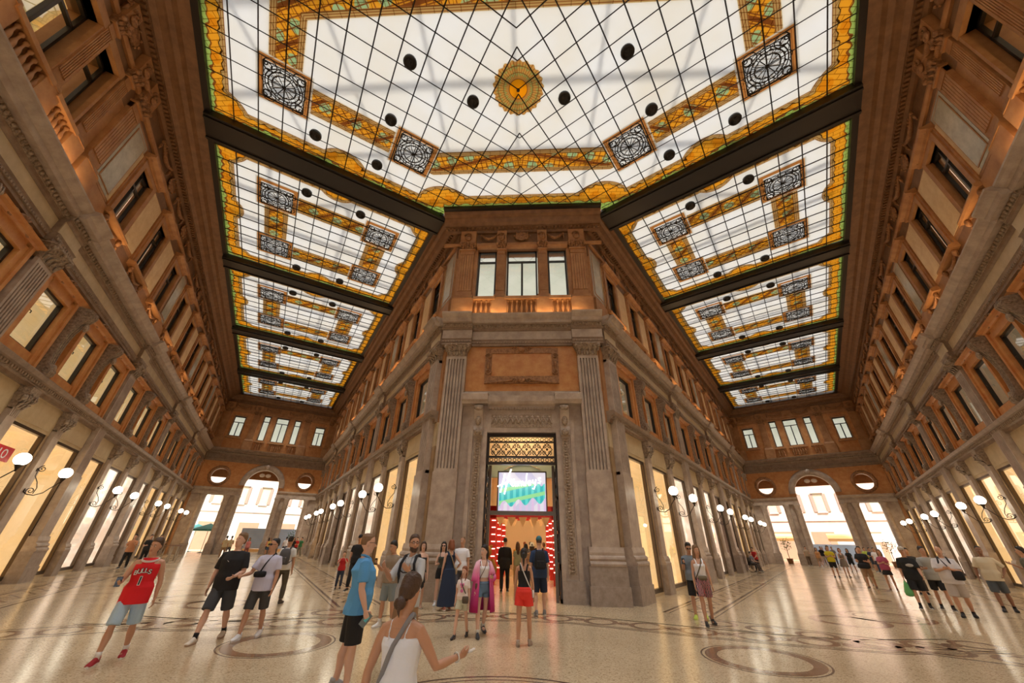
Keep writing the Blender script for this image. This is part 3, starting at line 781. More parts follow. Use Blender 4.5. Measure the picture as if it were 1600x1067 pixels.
# ---- side walls
def side_wall(arm, side):
    name = {'Lin': 'wall_inner_left', 'Lout': 'wall_outer_left', 'Rin': 'wall_inner_right', 'Rout': 'wall_outer_right'}[arm+side]
    k0 = 0 if side == 'in' else -2
    M0, sg = frame_M(arm, side)
    centres = [S0 + BAY*(k+.5) for k in range(k0, 4)]
    lo = (13.75 if side == 'in' else -5.9); hi = SEND
    g = MB(); bk = -.62
    def bx(sa, sb, z0, z1, mi, y1=0, y0=bk): a, b_ = sorted((sa*sg, sb*sg)); g.box(a, b_, y0, y1, z0, z1, mi)
    holes = {'g': [], 'm': [], 'u': []}
    for c in centres:
        triple = side == 'out' and c < S0
        for d in (-3.4, 0, 3.4):
            holes['g'].append((c+d-1.25, c+d+1.25)); holes['m'].append((c+d-.82, c+d+.82))
        if triple:
            holes['u'] += [(c-2.35, c-1.35), (c-.8, c+.8), (c+1.35, c+2.35)]
        else:
            for d in (-3.4, 0, 3.4): holes['u'].append((c+d-.62, c+d+.62))
    def zone(hs, z0, z1, a, b_, mi, mi2=None):
        bx(lo, hi, z0, a, mi); bx(lo, hi, b_, z1, mi)
        e = lo
        for h in sorted(hs) + [(hi, hi)]:
            if h[0] > e: bx(e, h[0], a, b_, mi if mi2 is None else mi2)
            e = h[1]
    zone(holes['g'], 0, 5.95, .1, 5.0, iBE, iBR)
    zone(holes['m'], 5.95, 9.45, 6.8, 8.75, iTE, iTE)
    zone(holes['u'], 9.45, 17.5, 12.1, 15.3 if False else 14.7, iTD, iTE)
    # behind-wall closing skin, parapet band, gold fields between the upper windows
    for c in centres:
        triple = side == 'out' and c < S0
        for d in (-3.4, 0, 3.4):      # raised stone panel over each shop window, and recess jambs
            bx(c+d-1.22, c+d+1.22, 5.12, 5.85, iBE, .03, 0)
        if not triple:
            for d in (-1.7, 1.7):
                bx(c+d-.62, c+d+.62, 12.3, 14.9, iGO, .035, 0); bx(c+d-.68, c+d+.68, 12.24, 14.96, iTE, .02, 0)
            for d in (-4.45, 4.45): bx(c+d-.2, c+d+.2, 12.3, 14.9, iGO, .03, 0)
        bx(c-5.1, c+5.1, 10.86, 11.5, iTE, .10, 0)
    w_ = tag(g.build(name, MC, None, M0), kind='structure')
    # cornices, one object per course
    for nm, fn, mats in (('middle_cornice', mid_cornice, [STONEK, CARVES]), ('top_cornice', top_cornice, [TERRA, TERRAD, BLACKM])):
        a, b_ = sorted((lo*sg, hi*sg)); (fn(a, b_) if nm[0] == 'm' else fn(a, b_, None, 1.12 if side == 'in' else 1.37)).build(nm, mats, w_)
    g = MB(); a, b_ = sorted((lo*sg, hi*sg)); main_cornice(a, b_, 0, g)
    for k in range(k0, 5):
        s_ = (S0 + BAY*k)*sg
        main_cornice(s_-.62, s_+.62, .17, g)
    g.build('main_entablature', ENT, w_)
    P = lambda s_, d=0: T(s_*sg, d, 0)
    for k in range(k0, 5):
        s_ = S0 + BAY*k
        if k == 4: continue
        p = put('giant_pilaster', 'giant_pilaster', giant_pilaster, [STONE, STONED], w_, P(s_))
        put('capital', 'giant_capital', giant_capital, CARVES, p, Matrix.Identity(4))
        if (side == 'out' and k <= 0):
            put('upper_pilaster', 'upper_pilaster', upper_pilaster, [TERRA, CARVE], w_, P(s_-1.25)); put('grey_marble_panel', 'grey_panel', grey_panel, [GREYM, TERRA], w_, P(s_))
        else: put('grey_marble_panel', 'grey_panel', grey_panel, [GREYM, TERRA], w_, P(s_))
    cols = [SHOP, SHOP, SHOPB, SHOP, SHOP, SHOPD]
    for ci, c in enumerate(centres):
        triple = side == 'out' and c < S0
        for d in (-1.7, 1.7):
            p = put('small_pilaster', 'small_pilaster', small_pilaster, [STONE, STONED], w_, P(c+d))
            put('capital', 'small_capital', small_capital, CARVES, p, Matrix.Identity(4))
            put('scroll_console', 'console', console, CARVES, w_, P(c+d))
        for d in (-3.4, 0, 3.4):
            put('window_surround', 'mid_surround', mid_surround, ORANGE, w_, P(c+d))
            put('carved_cartouche', 'cartouche', cartouche, CARVE, w_, P(c+d))
            far = c+d > 26
            if arm == 'L' and side == 'out': sm = SHOPD if 15.5 > c+d > 13 or 18 > c+d > 14 else (SHOPB if 28 < c+d < 40 else SHOP)
            elif arm == 'R' and side == 'out': sm = [SHOP, SHOPB, SHOP][int(c+d) % 3]
            else: sm = SHOP if c+d < 21.5 else [SHOPD, SHOP, SHOPB][int((c+d)) % 3]
            window(M0 @ P(c+d), 'shop', sm)
            ml = (MIDL if side == 'out' else MIDD) if arm == 'L' else MIDD
            window(M0 @ P(c+d), 'mid', ml)
            if not triple:
                put('upper_surround', 'upper_surround', upper_surround, [TERRA, CARVE], w_, P(c+d))
                window(M0 @ P(c+d), 'upper', MIDD)
            put('festoon', 'festoon', festoon, CARVE, w_, P(c+d))
        for d in (-1.7, 1.7): put('rosette', 'rosette', rosette, CARVE, w_, P(c+d))
        if triple:      # three part window with balustrade
            for d, hw in ((-1.85,.5), (0,.8), (1.85,.5)):
                window(M0 @ P(c+d), 'big', UPY, hw, None, 12.1, 14.7)
                g = MB()
                for q in (-1, 1): g.box(q*hw-(.0 if q > 0 else .10), q*hw+(.10 if q > 0 else 0), -.3, .12, 12.1, 14.8, 0)
                g.box(-hw-.1, hw+.1, -.3, .14, 14.7, 15.0, 0); g.box(-hw-.14, hw+.14, 0, .32, 11.86, 12.0, 0); g.box(-hw-.14, hw+.14, .08, .30, 10.86, 11.02, 0)
                g.build('window_surround', TERRA, w_, P(c+d))
                n = int(hw*2/.2)
                for i in range(n): put('baluster', 'baluster', baluster, TERRA, w_, P(c+d) @ T(-hw+(i+.5)*2*hw/n, .2, 0))
            for d in (-1.05, 1.05, -2.75, 2.75): put('upper_pilaster', 'upper_pilaster_s', lambda: upper_pilaster(True, .2), [TERRA, CARVE], w_, P(c+d))
    return w_, M0, sg, centres
walls = {}
for arm in 'LR':
    for side in ('in', 'out'): walls[arm+side] = side_wall(arm, side)

# ---- globe lamps on the small pilasters
lampproto = None
ordn = ['nearest', 'second nearest', 'third', 'fourth', 'fifth', 'sixth', 'seventh', 'eighth', 'ninth', 'farthest']
for key, lo in (('Lin', 'inner left'), ('Lout', 'outer left'), ('Rin', 'inner right'), ('Rout', 'outer right')):
    w_, M0, sg, centres = walls[key]; n = 0
    for c in centres:
        if c < 0: continue
        for d in (-1.7, 1.7):
            M = M0 @ T((c+d)*sg, 0, 0)
            if lampproto is None:
                o = empty('wall_lamp', M); lampproto = o
                kid(o, lamp().build('scroll_bracket', IRON, o)); kid(o, lamp_cup().build('cup', IRON, o)); kid(o, lamp_globe().build('glass_globe', GLOBE, o))
            else: o = copy_tree(lampproto, None, M)
            tag(o, 'lit globe lamp on iron scroll bracket, %s along the %s wall' % (ordn[n] if n < len(ordn)-1 else 'tenth', lo), 'wall lamp', 'globe lamps along the %s wall' % lo)
            n += 1
# ---- uplights standing on the main cornice, warm light washing the upper storey
for key in walls:
    w_, M0, sg, centres = walls[key]
    for c in centres:
        if c < 0 or c > 50: continue
        for d in (-2.6, 2.6):
            ld = bpy.data.lights.new('uplight', 'AREA'); ld.shape = 'RECTANGLE'; ld.size = 2.4; ld.size_y = .12; ld.energy = UP*(.65 if key.endswith('in') else .42); ld.color = (1.0,.62,.30)
            lo_ = bpy.data.objects.new('uplight', ld); COL.objects.link(lo_)
            lo_.matrix_basis = M0 @ T((c+d)*sg, .52, 10.95) @ RX(PI - R(-6))
# ---- chamfered front of the wedge shaped centre building
YF = 14.35
Mf = Matrix(((-1,0,0,0),(0,-1,0,YF),(0,0,1,0),(0,0,0,1)))    # local y points to the camera
g = MB(); CW = 3.42
g.box(-CW, -1.38, -.7, 0, 0, 5.52, iST); g.box(1.38, CW, -.7, 0, 0, 5.52, iST)
g.box(-CW, CW, -.7, 0, 5.52, 7.3, iST); g.box(-CW, CW, -.7, 0, 7.3, 9.45, iOR); g.box(-CW, CW, -.7, 0, 9.45, 12.1, iTE)
for a, b_ in ((-CW,-2.32),(-1.32,-.82),(.82,1.32),(2.32,CW)): g.box(a, b_, -.7, 0, 12.1, 15.3, iTE)
g.box(-CW, CW, -.7, 0, 15.3, 17.5, iTD)
wf = tag(g.build('wall_front', MC, None, Mf), kind='structure')
def cM(x): return T(-x, 0, 0)
for x in (-2.86, 2.86):
    p = put('giant_pilaster', 'giant_pilaster', giant_pilaster, [STONE, STONED], wf, cM(x))
    put('capital', 'giant_capital', giant_capital, CARVES, p, Matrix.Identity(4))
    put('upper_pilaster', 'upper_pilaster_c', lambda: upper_pilaster(True, .36), [TERRA, CARVE], wf, cM(x))
for x in (-1.07, 1.07): put('upper_pilaster', 'upper_pilaster_s2', lambda: upper_pilaster(True, .2), [TERRA, CARVE], wf, cM(x))
g = MB(); main_cornice(-CW-.1, CW+.1, 0, g); main_cornice(-3.6, -2.25, .17, g); main_cornice(2.25, 3.6, .17, g); g.build('main_entablature', [STONEK, CARVES, STONE, STONE], wf)
top_cornice(-CW-.75, CW+.75, D=.98).build('top_cornice', [TERRA, TERRAD, BLACKM], wf)
for x in (-1.75, 1.75): put('festoon', 'festoon_s', festoon, CARVE, wf, cM(x) @ Matrix.Diagonal((.6,1,1,1)))
put('rosette', 'rosette', rosette, CARVE, wf, cM(0) @ T(0,.05,0))
for x, hw in ((-1.82,.48), (0,.78), (1.82,.48)):
    window(Mf @ cM(x), 'big', UPL, hw, None, 12.1, 15.3)
    g = MB()
    g.prof([(0,15.3),(.14,15.3),(.2,15.42),(.18,15.52),(0,15.56)], -hw-.08, hw+.08, 0)
    g.box(-hw-.04, hw+.04, 0, .34, 11.86, 12.02, 0); g.box(-hw-.04, hw+.04, .08, .3, 10.86, 11.02, 0)
    g.build('window_surround', TERRA, wf, cM(x))
    n = 4 if hw < .6 else 7
    for i in range(n): put('baluster', 'baluster', baluster, TERRA, wf, cM(x) @ T(-hw+(i+.5)*2*hw/n, .2, 0))
for x in (-1.7, 1.7):
    ld = bpy.data.lights.new('uplight', 'AREA'); ld.shape = 'RECTANGLE'; ld.size = 2.4; ld.size_y = .12; ld.energy = UP*.5; ld.color = (1.0,.66,.36)
    lo_ = bpy.data.objects.new('uplight', ld); COL.objects.link(lo_); lo_.matrix_basis = Mf @ T(x, .52, 10.95) @ RX(PI - R(-6))
# orange marble panel with carved frame above the portal
g = MB(); g.box(-1.32, 1.32, 0, .05, 7.95, 9.05, 1)
for x0, x1, z0, z1 in ((-1.6,1.6,9.05,9.3),(-1.6,1.6,7.62,7.95),(-1.6,-1.32,7.95,9.05),(1.32,1.6,7.95,9.05)): g.box(x0, x1, 0, .1, z0, z1, 0)
for sg in (-1, 1):
    scroll(g, sg*1.45, 8.9, .14, .14, .035, 1.4, 0, sg, 0); scroll(g, sg*1.45, 8.15, .14, .14, .035, 1.4, PI, sg, 0); g.ball((sg*1.46,.12,8.5), (.08,.07,.25), 8, 5, 0)
    scroll(g, sg*.3, 9.25, .12, .14, .03, 1.4, 0, sg, 0); scroll(g, sg*.3, 7.72, .12, .14, .03, 1.4, 0, sg, 0)
    g.tube([(sg*.4,.12,7.75),(sg*.8,.13,7.7),(sg*1.5,.12,7.6)], [.05,.04,.03], 6, 0)
g.ball((0,.14,9.22), (.16,.08,.14), 8, 5, 0); g.ball((0,.14,7.75), (.18,.08,.14), 8, 5, 0)
g.build('carved_panel', [CARVE, ORANGE], wf)
# portal
g = MB()
for sg in (-1, 1):
    def b2(x0, x1, y0, y1, z0, z1, mi): a, b_ = sorted((sg*x0, sg*x1)); g.box(a, b_, y0, y1, z0, z1, mi)
    b2(1.36, 2.12, 0, .16, 0, .64, 2); b2(1.36, 2.08, 0, .10, .64, 6.7, 0)
    b2(1.36, 1.50, .1, .16, .64, 5.6, 0); b2(1.92, 2.06, .1, .16, .64, 5.6, 0); b2(1.58, 1.86, .1, .13, .8, 5.3, 1)
    for k in range(44): g.ball((sg*1.72, .14, .88+k*.1), (.07,.03,.04), 6, 4, 1)
    g.prof([(.1,5.35),(.2,5.4),(.24,5.6),(.2,5.75),(.22,6.0),(.38,6.35),(.42,6.55),(.1,6.62)], min(sg*1.55, sg*1.9), max(sg*1.55, sg*1.9), 0)
    g.ball((sg*1.72,.26,5.5), (.15,.1,.14), 8, 5, 1); g.ball((sg*1.72,.4,6.45), (.2,.08,.12), 8, 5, 1); g.ball((sg*1.72,.26,5.95), (.12,.08,.2), 8, 5, 1)
    g.prof([(0,6.62),(.4,6.62),(.44,6.7),(.52,6.76),(.54,7.0),(.5,7.06),(0,7.12)], min(sg*1.36, sg*2.42), max(sg*1.36, sg*2.42), 0)
g.box(-1.36, 1.36, 0, .12, 5.52, 6.62, 0); g.box(-1.22, 1.22, .12, .14, 5.72, 6.24, 1)
for k in range(11):
    x = -1.1+.22*k; g.tube([(x-.11,.15,5.85),(x-.05,.17,6.05),(x+.05,.17,6.05),(x+.11,.15,5.85)], .03, 5, 0); g.ball((x,.16,6.12), (.06,.03,.06), 6, 4, 0)
g.prof([(0,6.45),(.18,6.45),(.2,6.55),(.34,6.62),(.4,6.72),(.42,6.95),(0,7.02)], -1.36, 1.36, 0)
for k in range(24): x = -1.3+k*.113; g.box(x-.035, x+.035, .16, .24, 6.42, 6.5, 1)
g.build('portal_surround', [STONE, CARVES, STONED], wf)
# door 1: iron overgrille, frame, two open ornate leaves
d1 = tag(empty('door_1', Mf), kind='structure')
g = MB()
for x0, x1, z0, z1 in ((-1.38,1.38,5.38,5.52),(-1.38,1.38,4.32,4.42),(-1.38,-1.26,4.42,5.38),(1.26,1.38,4.42,5.38),(-1.26,1.26,4.58,4.64),(-1.26,1.26,5.16,5.2)): g.box(x0, x1, -.16, -.02, z0, z1)
for k in range(14):
    x = -1.17+.18*k
    g.tube([(x+.07*math.cos(a*PI/5), -.08, 5.28+.06*math.sin(a*PI/5)) for a in range(11)], .014, 4)
    g.tube([(x+.06*math.cos(a*PI/5), -.08, 4.5+.06*math.sin(a*PI/5)) for a in range(11)], .014, 4)
for k in range(6):
    x = -1.0+.4*k
    g.tube([(x, -.08, 4.66),(x+.2,-.08,4.9),(x,-.08,5.14),(x-.2,-.08,4.9),(x,-.08,4.66)], .02, 4)
    for sx in (-1, 1):
        for sz in (-1, 1): scroll(g, x+sx*.1, 4.9+sz*.12, .085, -.08, .018, 1.3, sz*PI/2, sx)
    g.ball((x,-.06,4.9), .05, 6, 4)
g.build('overdoor_grille', IRON, d1)
g = MB(); g.box(-1.2, 1.2, -.34, -.24, 2.58, 2.72); g.box(-1.26, -1.16, -.36, -.22, 0, 4.32); g.box(1.16, 1.26, -.36, -.22, 0, 4.32); g.build('door_frame', BRONZE, d1)
for sg in (-1, 1):
    g = MB(); a, b_ = sorted((sg*1.30, sg*1.38))
    g.box(a, b_, -.12, .0, .02, 4.32); g.box(a, b_, -1.0, -.9, .02, 4.32)
    for z in (.02, .9, 1.0, 2.0, 3.1, 4.2): g.box(a, b_, -1.0, 0, z, z+.1)
    g.box(*sorted((sg*1.33, sg*1.36)), -.95, -.1, .1, 1.0)
    for zc in (1.3, 1.7, 2.3, 2.7, 3.4, 3.8):
        for yc in (-.3, -.7):
            g.tube([(sg*1.33, yc+.16*(1-.8*k/14)*math.cos(k*.65), zc+.16*(1-.8*k/14)*math.sin(k*.65)) for k in range(15)], .02, 4)
    g.build('door_leaf', IRON, d1)
# shop inside the centre building
g = MB()
g.box(-3.0, -2.6, -16, -.7, 0, 7.4, 0); g.box(2.6, 3.0, -16, -.7, 0, 7.4, 0); g.box(-3, 3, -16.2, -16, 0, 7.4, 0); g.box(-3, 3, -16, -.7, 7.3, 7.4, 0); g.box(-2.6, 2.6, -2.6, -2.3, 4.2, 4.78, 2); g.box(-2.6, 2.6, -2.6, -2.3, 4.78, 7.3, 0)
for k in range(9): g.tube([(-.8+.2*k, -2.28, 4.5+.25*math.sin(PI*k/8)), (-.6+.2*k if k < 8 else .8, -2.28, 4.5+.25*math.sin(PI*min(k+1, 8)/8))], .02, 5, 3)
SHW = mat('cream shop wall', (.78,.62,.40), .6); REDW = mat('red shop wall', (.55,.03,.02), .5, var=(.75,.08,.04), vscale=6)
tag(g.build('wall_shop', [SHW, REDW, mat('pale green shop band', (.42,.50,.38), .6), SHW], None, Mf), kind='structure')
BULB = mat('lit pink white bulb strip', (1,.9,.85), .5, emit=(1.0,.80,.60), es=1.5)
REDL = mat('faintly glowing red panel', (.50,.02,.015), .4, emit=(1.0,.06,.02), es=.02)  # slight red glow put into the panel colour, the panel is no lamp
for i, (yy, hw, zt) in enumerate(((-5.2, 1.35, 2.72), (-8.0, 1.3, 2.9), (-11.0, 1.25, 2.9))):
    g = MB()
    g.box(-hw-.5, -hw, yy-.25, yy, 0, zt+.55, 0); g.box(hw, hw+.5, yy-.25, yy, 0, zt+.55, 0); g.box(-hw-.5, hw+.5, yy-.25, yy, zt, zt+.55, 0)
    o = g.build('show_portal', REDL, None, Mf)
    tag(o, 'red showtime portal with bulbs inside the shop, %s of three' % ('nearest the door', 'middle', 'farthest')[i], 'portal', 'red portals inside the shop')
    for sg in (-1, 1):
        for k in range(9): q = MB(); q.box(*sorted((sg*(hw+.02), sg*(hw+.2))), yy, yy+.05, .5+k*.3, .54+k*.3); q.build('bulb_strip', BULB, o)
    q = MB()
    for k in range(5): x = -hw+.3+k*.55; q.loft([[(x-.2,yy+.03,zt+.05),(x+.2,yy+.03,zt+.05),(x+.02,yy+.03,zt-.35),(x-.02,yy+.03,zt-.35)],[(x-.2,yy+.07,zt+.05),(x+.2,yy+.07,zt+.05),(x+.02,yy+.07,zt-.35),(x-.02,yy+.07,zt-.35)]], 0, False)
    q.build('pennant_swag', GOLDP, o)
for x, y, e, col in ((0,-1.5,40,(1,.75,.45)), (0,-5.5,110,(1,.76,.48)), (0,-10,120,(1,.72,.45))):
    ld = bpy.data.lights.new('shop_ceiling_light', 'AREA'); ld.size = .7; ld.energy = e; ld.color = col
    o = bpy.data.objects.new('shop_ceiling_light', ld); COL.objects.link(o); o.matrix_basis = Mf @ T(x, y, 6.9)
# LED screen with flowing teal and pink stripes, and the shop's neon name in front
def screen_mat():
    m = bpy.data.materials.new('led screen picture'); m.use_nodes = True; nt = m.node_tree; X.nt = nt; b = nt.nodes['Principled BSDF']
    tc = nt.nodes.new('ShaderNodeTexCoord'); sp = nt.nodes.new('ShaderNodeSeparateXYZ'); nt.links.new(tc.outputs['Object'], sp.inputs[0])
    x, z = X(sp.outputs[0]), X(sp.outputs[2])
    d = xlen(x*.75, z - 3.7); st = xsin(x*26.0)
    c = xmix((xsin(x*5.0 + xsin(z*4.0)*1.5) > .2), (.72,.66,.86), (.92,.84,.92))
    teal = xmix(st > 0.1, (.02,.55,.55), (.12,.80,.72)); teal = xmix(xsin(z*14.0 + x*3.0) > .55, teal, (.35,.85,.35))
    low = 3.35 - x*.10 + .12*xsin(x*11.0)
    c = xmix((z < 3.75 + .05*xsin(x*26.0)) * (z > low - .25) * (xabs(x) < .92), c, teal)
    c = xmix((z < low - .25) * (st > .3), c, (.86,.62,.86))
    nt.links.new(c, b.inputs['Emission Color']); b.inputs['Emission Strength'].default_value = .42; b.inputs['Base Color'].default_value = (.1,.1,.1,1)
    return m
o = empty('led_screen', Mf); tag(o, 'large lit LED screen with teal and lilac picture above the entrance', 'screen')
g = MB(); g.box(-.95, .95, -1.32, -1.25, 2.72, 4.22); g.build('display', screen_mat(), o)
g = MB()
for a, b_ in (((-1.0,-.95),(2.67,4.27)), ((.95,1.0),(2.67,4.27))): g.box(a[0], a[1], -1.36, -1.22, b_[0], b_[1])
g.box(-1, 1, -1.36, -1.22, 2.67, 2.72); g.box(-1, 1, -1.36, -1.22, 4.22, 4.27); g.build('bezel', BRONZE, o)
NEON = mat('white neon tube', (1,1,1), .4, emit=(1.0,.95,.93), es=2.2)
o = empty('neon_name_sign', Mf @ T(0, -1.1, 3.72)); tag(o, 'white neon handwritten name hanging in front of the lit screen', 'sign')
def stroke(g, pts, r=.022): g.tube([(-p[0], 0, p[1]) for p in pts], r, 6)
g = MB()
stroke(g, [(-.86,-.28),(-.80,0),(-.72,.30),(-.70,.42)], .03); stroke(g, [(-.70,-.34),(-.62,0),(-.52,.42),(-.44,.60)], .03); stroke(g, [(-.98,-.06),(-.75,.04),(-.5,.16),(-.3,.22)], .026)
g.build('letter_h', NEON, o)
def circ(cx, cz, rx, rz, a0=0, a1=360, n=12): return [(cx+rx*math.cos(R(a0+(a1-a0)*k/n)), cz+rz*math.sin(R(a0+(a1-a0)*k/n))) for k in range(n+1)]
for nm, ss in (('letter_a', [circ(-.36,.05,.08,.09), [(-.28,.14),(-.29,.0),(-.25,-.05)]]), ('letter_m', [[(-.20,-.05),(-.17,.12),(-.12,.13),(-.12,-.04)], [(-.12,.08),(-.06,.14),(-.03,.1),(-.03,-.04)], [(-.03,.08),(.03,.15),(.07,.1),(.08,-.03)]]),
               ('letter_l', [[(.15,-.03),(.17,.2),(.2,.45)]]), ('letter_e', [[(.24,.06),(.36,.10),(.34,.16),(.28,.17),(.24,.09),(.27,0),(.36,.02)]]), ('letter_y', [[(.43,.20),(.44,.09),(.49,.07),(.54,.12)], [(.56,.22),(.53,.0),(.48,-.14),(.42,-.12)]]), ('letter_s', [[(.76,.27),(.68,.27),(.67,.20),(.74,.15),(.72,.08),(.64,.09)]])):
    g = MB(); [stroke(g, s_) for s_ in ss]; g.build(nm, NEON, o)

# ---- end walls with arch, oculi and open side bays
def end_wall(arm):
    side = 'left' if arm == 'L' else 'right'
    c = arm_pt(arm, SEND, TC); d, n_ = (DIRL, NL) if arm == 'L' else (DIRR, NR)
    xa = -n_ if arm == 'L' else n_
    M = Matrix(((xa.x, -d.x, 0, c.x), (xa.y, -d.y, 0, c.y), (0,0,1,0), (0,0,0,1)))
    g = MB(); W = HALF; g.box(*sorted(((W, W+.4) if arm == 'L' else (-W-.4, -W))), -.7, 0, 0, 17.5, iTE)
    arch = [(1.75*math.cos(PI*k/24), 6.95+1.95*math.sin(PI*k/24)) for k in range(25)]
    outer = [(-W, 5.85), (-1.75, 5.85)] + [p for p in reversed(arch)] + [(1.75, 5.85), (W, 5.85), (W, 9.45), (-W, 9.45)]
    ocu = [[(sx*4.45+.78*math.cos(2*PI*k/24), 7.85+.82*math.sin(2*PI*k/24)) for k in range(24)] for sx in (-1, 1)]
    g.plate(outer, ocu, -.7, 0, iOR)  # brighter orange on the end wall stands in for uplight glow
    for a, b_ in ((-W, -4.95), (-3.3, -1.75), (1.75, 3.3), (4.95, W)): g.box(a, b_, -.6, -.1, 0, 5.85, iST)
    wins = [(-4.55,.58,12.4,14.8), (-1.75,.36,12.2,15.3), (0,.70,12.2,15.3), (1.75,.36,12.2,15.3), (4.55,.58,12.4,14.8)]
    g.box(-W, W, -.7, 0, 9.45, 12.2, iOR); g.box(-W, W, -.7, 0, 15.3, 17.5, iTE)
    e = -W
    for x, hw, z0, z1 in wins + [(W, 0, 12, 12)]:
        if x-hw > e: g.box(e, x-hw, -.7, 0, 12.2, 15.3, iOR)
        if hw and z1 < 15: g.box(x-hw, x+hw, -.7, 0, z1, 15.3, iOR); g.box(x-hw, x+hw, -.7, 0, 12.2, z0, iOR)
        e = x+hw
    w_ = tag(g.build('wall_end_'+side, MC, None, M), kind='structure')
    main_cornice(-W, W, 0).build('main_entablature', [STONEK, CARVES, STONEK, STONEK], w_); top_cornice(-W, W, D=1.4).build('top_cornice', [TERRA, TERRAD, BLACKM], w_)
    for sg in (-1, 1):
        g = MB(); a, b_ = sorted((sg*1.8, sg*(W-.0)))
        g.prof([(-.8,5.85),(.25,5.85),(.25,6.15),(.2,6.17),(.2,6.35),(.4,6.45),(.42,6.58),(-.8,6.6)], a, b_, 0); g.build('impost_entablature', STONE, w_)
        for x in (2.05, 3.0, 5.2):
            g = MB(); g.box(-.36,.36,-.36,.36,0,1.0,1); g.lathe([(.36,1.0),(.36,1.08),(.31,1.14),(.33,1.2),(.27,1.28),(.265,3.2),(.235,5.2),(.26,5.25),(.24,5.3),(.3,5.6),(.36,5.75),(.36,5.85)], n=14)
            g.build('column', [STONE, STONED], w_, T(sg*x, -.05, 0))
        g = MB(); n = 24
        for k in range(n): pass
        g.loft([[(sg*4.45+r*math.cos(2*PI*k/n), y, 7.85+r*1.05*math.sin(2*PI*k/n)) for k in range(n)] for r, y in ((.78,-.6),(.76,.1),(.86,.16),(1.0,.12),(1.06,0))], 0, True, False)
        for k in range(10): a = k*PI/5; g.ball((sg*4.45+1.0*math.cos(a),.12,7.85+1.05*math.sin(a)), .09, 6, 4)
        g.build('oculus_surround', CARVE, w_)
        put('rosette', 'rosette', rosette, CARVE, w_, T(sg*3.1, 0, 0)); put('festoon', 'festoon', festoon, CARVE, w_, T(sg*4.6, 0, 0)); put('festoon', 'festoon', festoon, CARVE, w_, T(sg*1.3, 0, 0))
        put('upper_pilaster', 'upper_pilaster', upper_pilaster, [TERRA, CARVE], w_, T(sg*2.9, 0, 0)); put('upper_pilaster', 'upper_pilaster', upper_pilaster, [TERRA, CARVE], w_, T(sg*5.9, 0, 0))
    g = MB(); n = 24
    g.loft([[(r*math.cos(PI*k/n), y, 6.95+r*1.08*math.sin(PI*k/n)) for k in range(n+1)] for r, y in ((1.75,-.7),(1.72,.1),(1.82,.2),(2.1,.22),(2.3,.16),(2.34,0))], 0, True, False, False)
    g.ball((0,.25,9.15), (.28,.15,.3), 8, 6); g.build('archivolt', STONE, w_)
    g = MB()     # fan light bars and pair of discs in the arch head
    g.ball((-.32,-.3,8.25), (.3,.06,.22), 12, 6); g.ball((.32,-.3,8.25), (.3,.06,.22), 12, 6)
    g.build('arch_clock_discs', mat('pale enamel disc '+side, (.8,.7,.62), .4), w_)
    for x, hw, z0, z1 in wins:
        window(M @ T(x, 0, 0), 'big', UPL, hw, None, z0, z1)
        g = MB()
        for q in (-1, 1): g.box(*sorted((q*hw, q*(hw+.12))), -.2, .08, z0-.1, z1+.1)
        g.box(-hw-.14, hw+.14, -.2, .14, z1, z1+.16); g.box(-hw-.2, hw+.2, 0, .3, z0-.3, z0-.12)
        g.build('window_surround', TERRA, w_, T(x, 0, 0))
        if z1 > 15:
            k = max(3, int(hw*2/.2))
            for i in range(k): put('baluster', 'baluster', baluster, TERRA, w_, T(x-hw+(i+.5)*2*hw/k, .22, .05))
    g = MB(); g.box(-W-.5, W+.5, -7.0, -6.6, 8.4, 12.4, iTE); g.box(-W-.5, W+.5, -7.0, -.7, 12.0, 12.4, iTD); g.box(-W-.5, -W, -7.0, -.7, 0, 12.4, iST); g.box(W, W+.5, -7.0, -.7, 0, 12.4, iST)
    for x in (-2.5, 2.5): g.box(x-.35, x+.35, -7.0, -6.4, 0, 8.4, iST)
    tag(g.build('wall_porch_'+side, MC, None, M), kind='structure')
    return M
ME = {a: end_wall(a) for a in 'LR'}
# closing wall behind the camera and a slab added overhead against stray sun
g = MB(); g.box(-3.6, -2.3, -9.9, -9.05, 0, 5.8, 0); g.box(2.3, 3.6, -9.9, -9.05, 0, 5.8, 0); g.box(-3.6, 3.6, -9.9, -9.05, 5.8, 17.5, 0); tag(g.build('wall_back', TERRA), kind='structure')
# unseen opaque slab added behind the skylight to keep direct sun out
g = MB(); g.box(-6, 6, -10.2, -4.5, 17.42, 17.6, 0)
tag(g.build('trim_%d' % (TN[0]+1), TERRAD), kind='structure'); TN[0] += 1

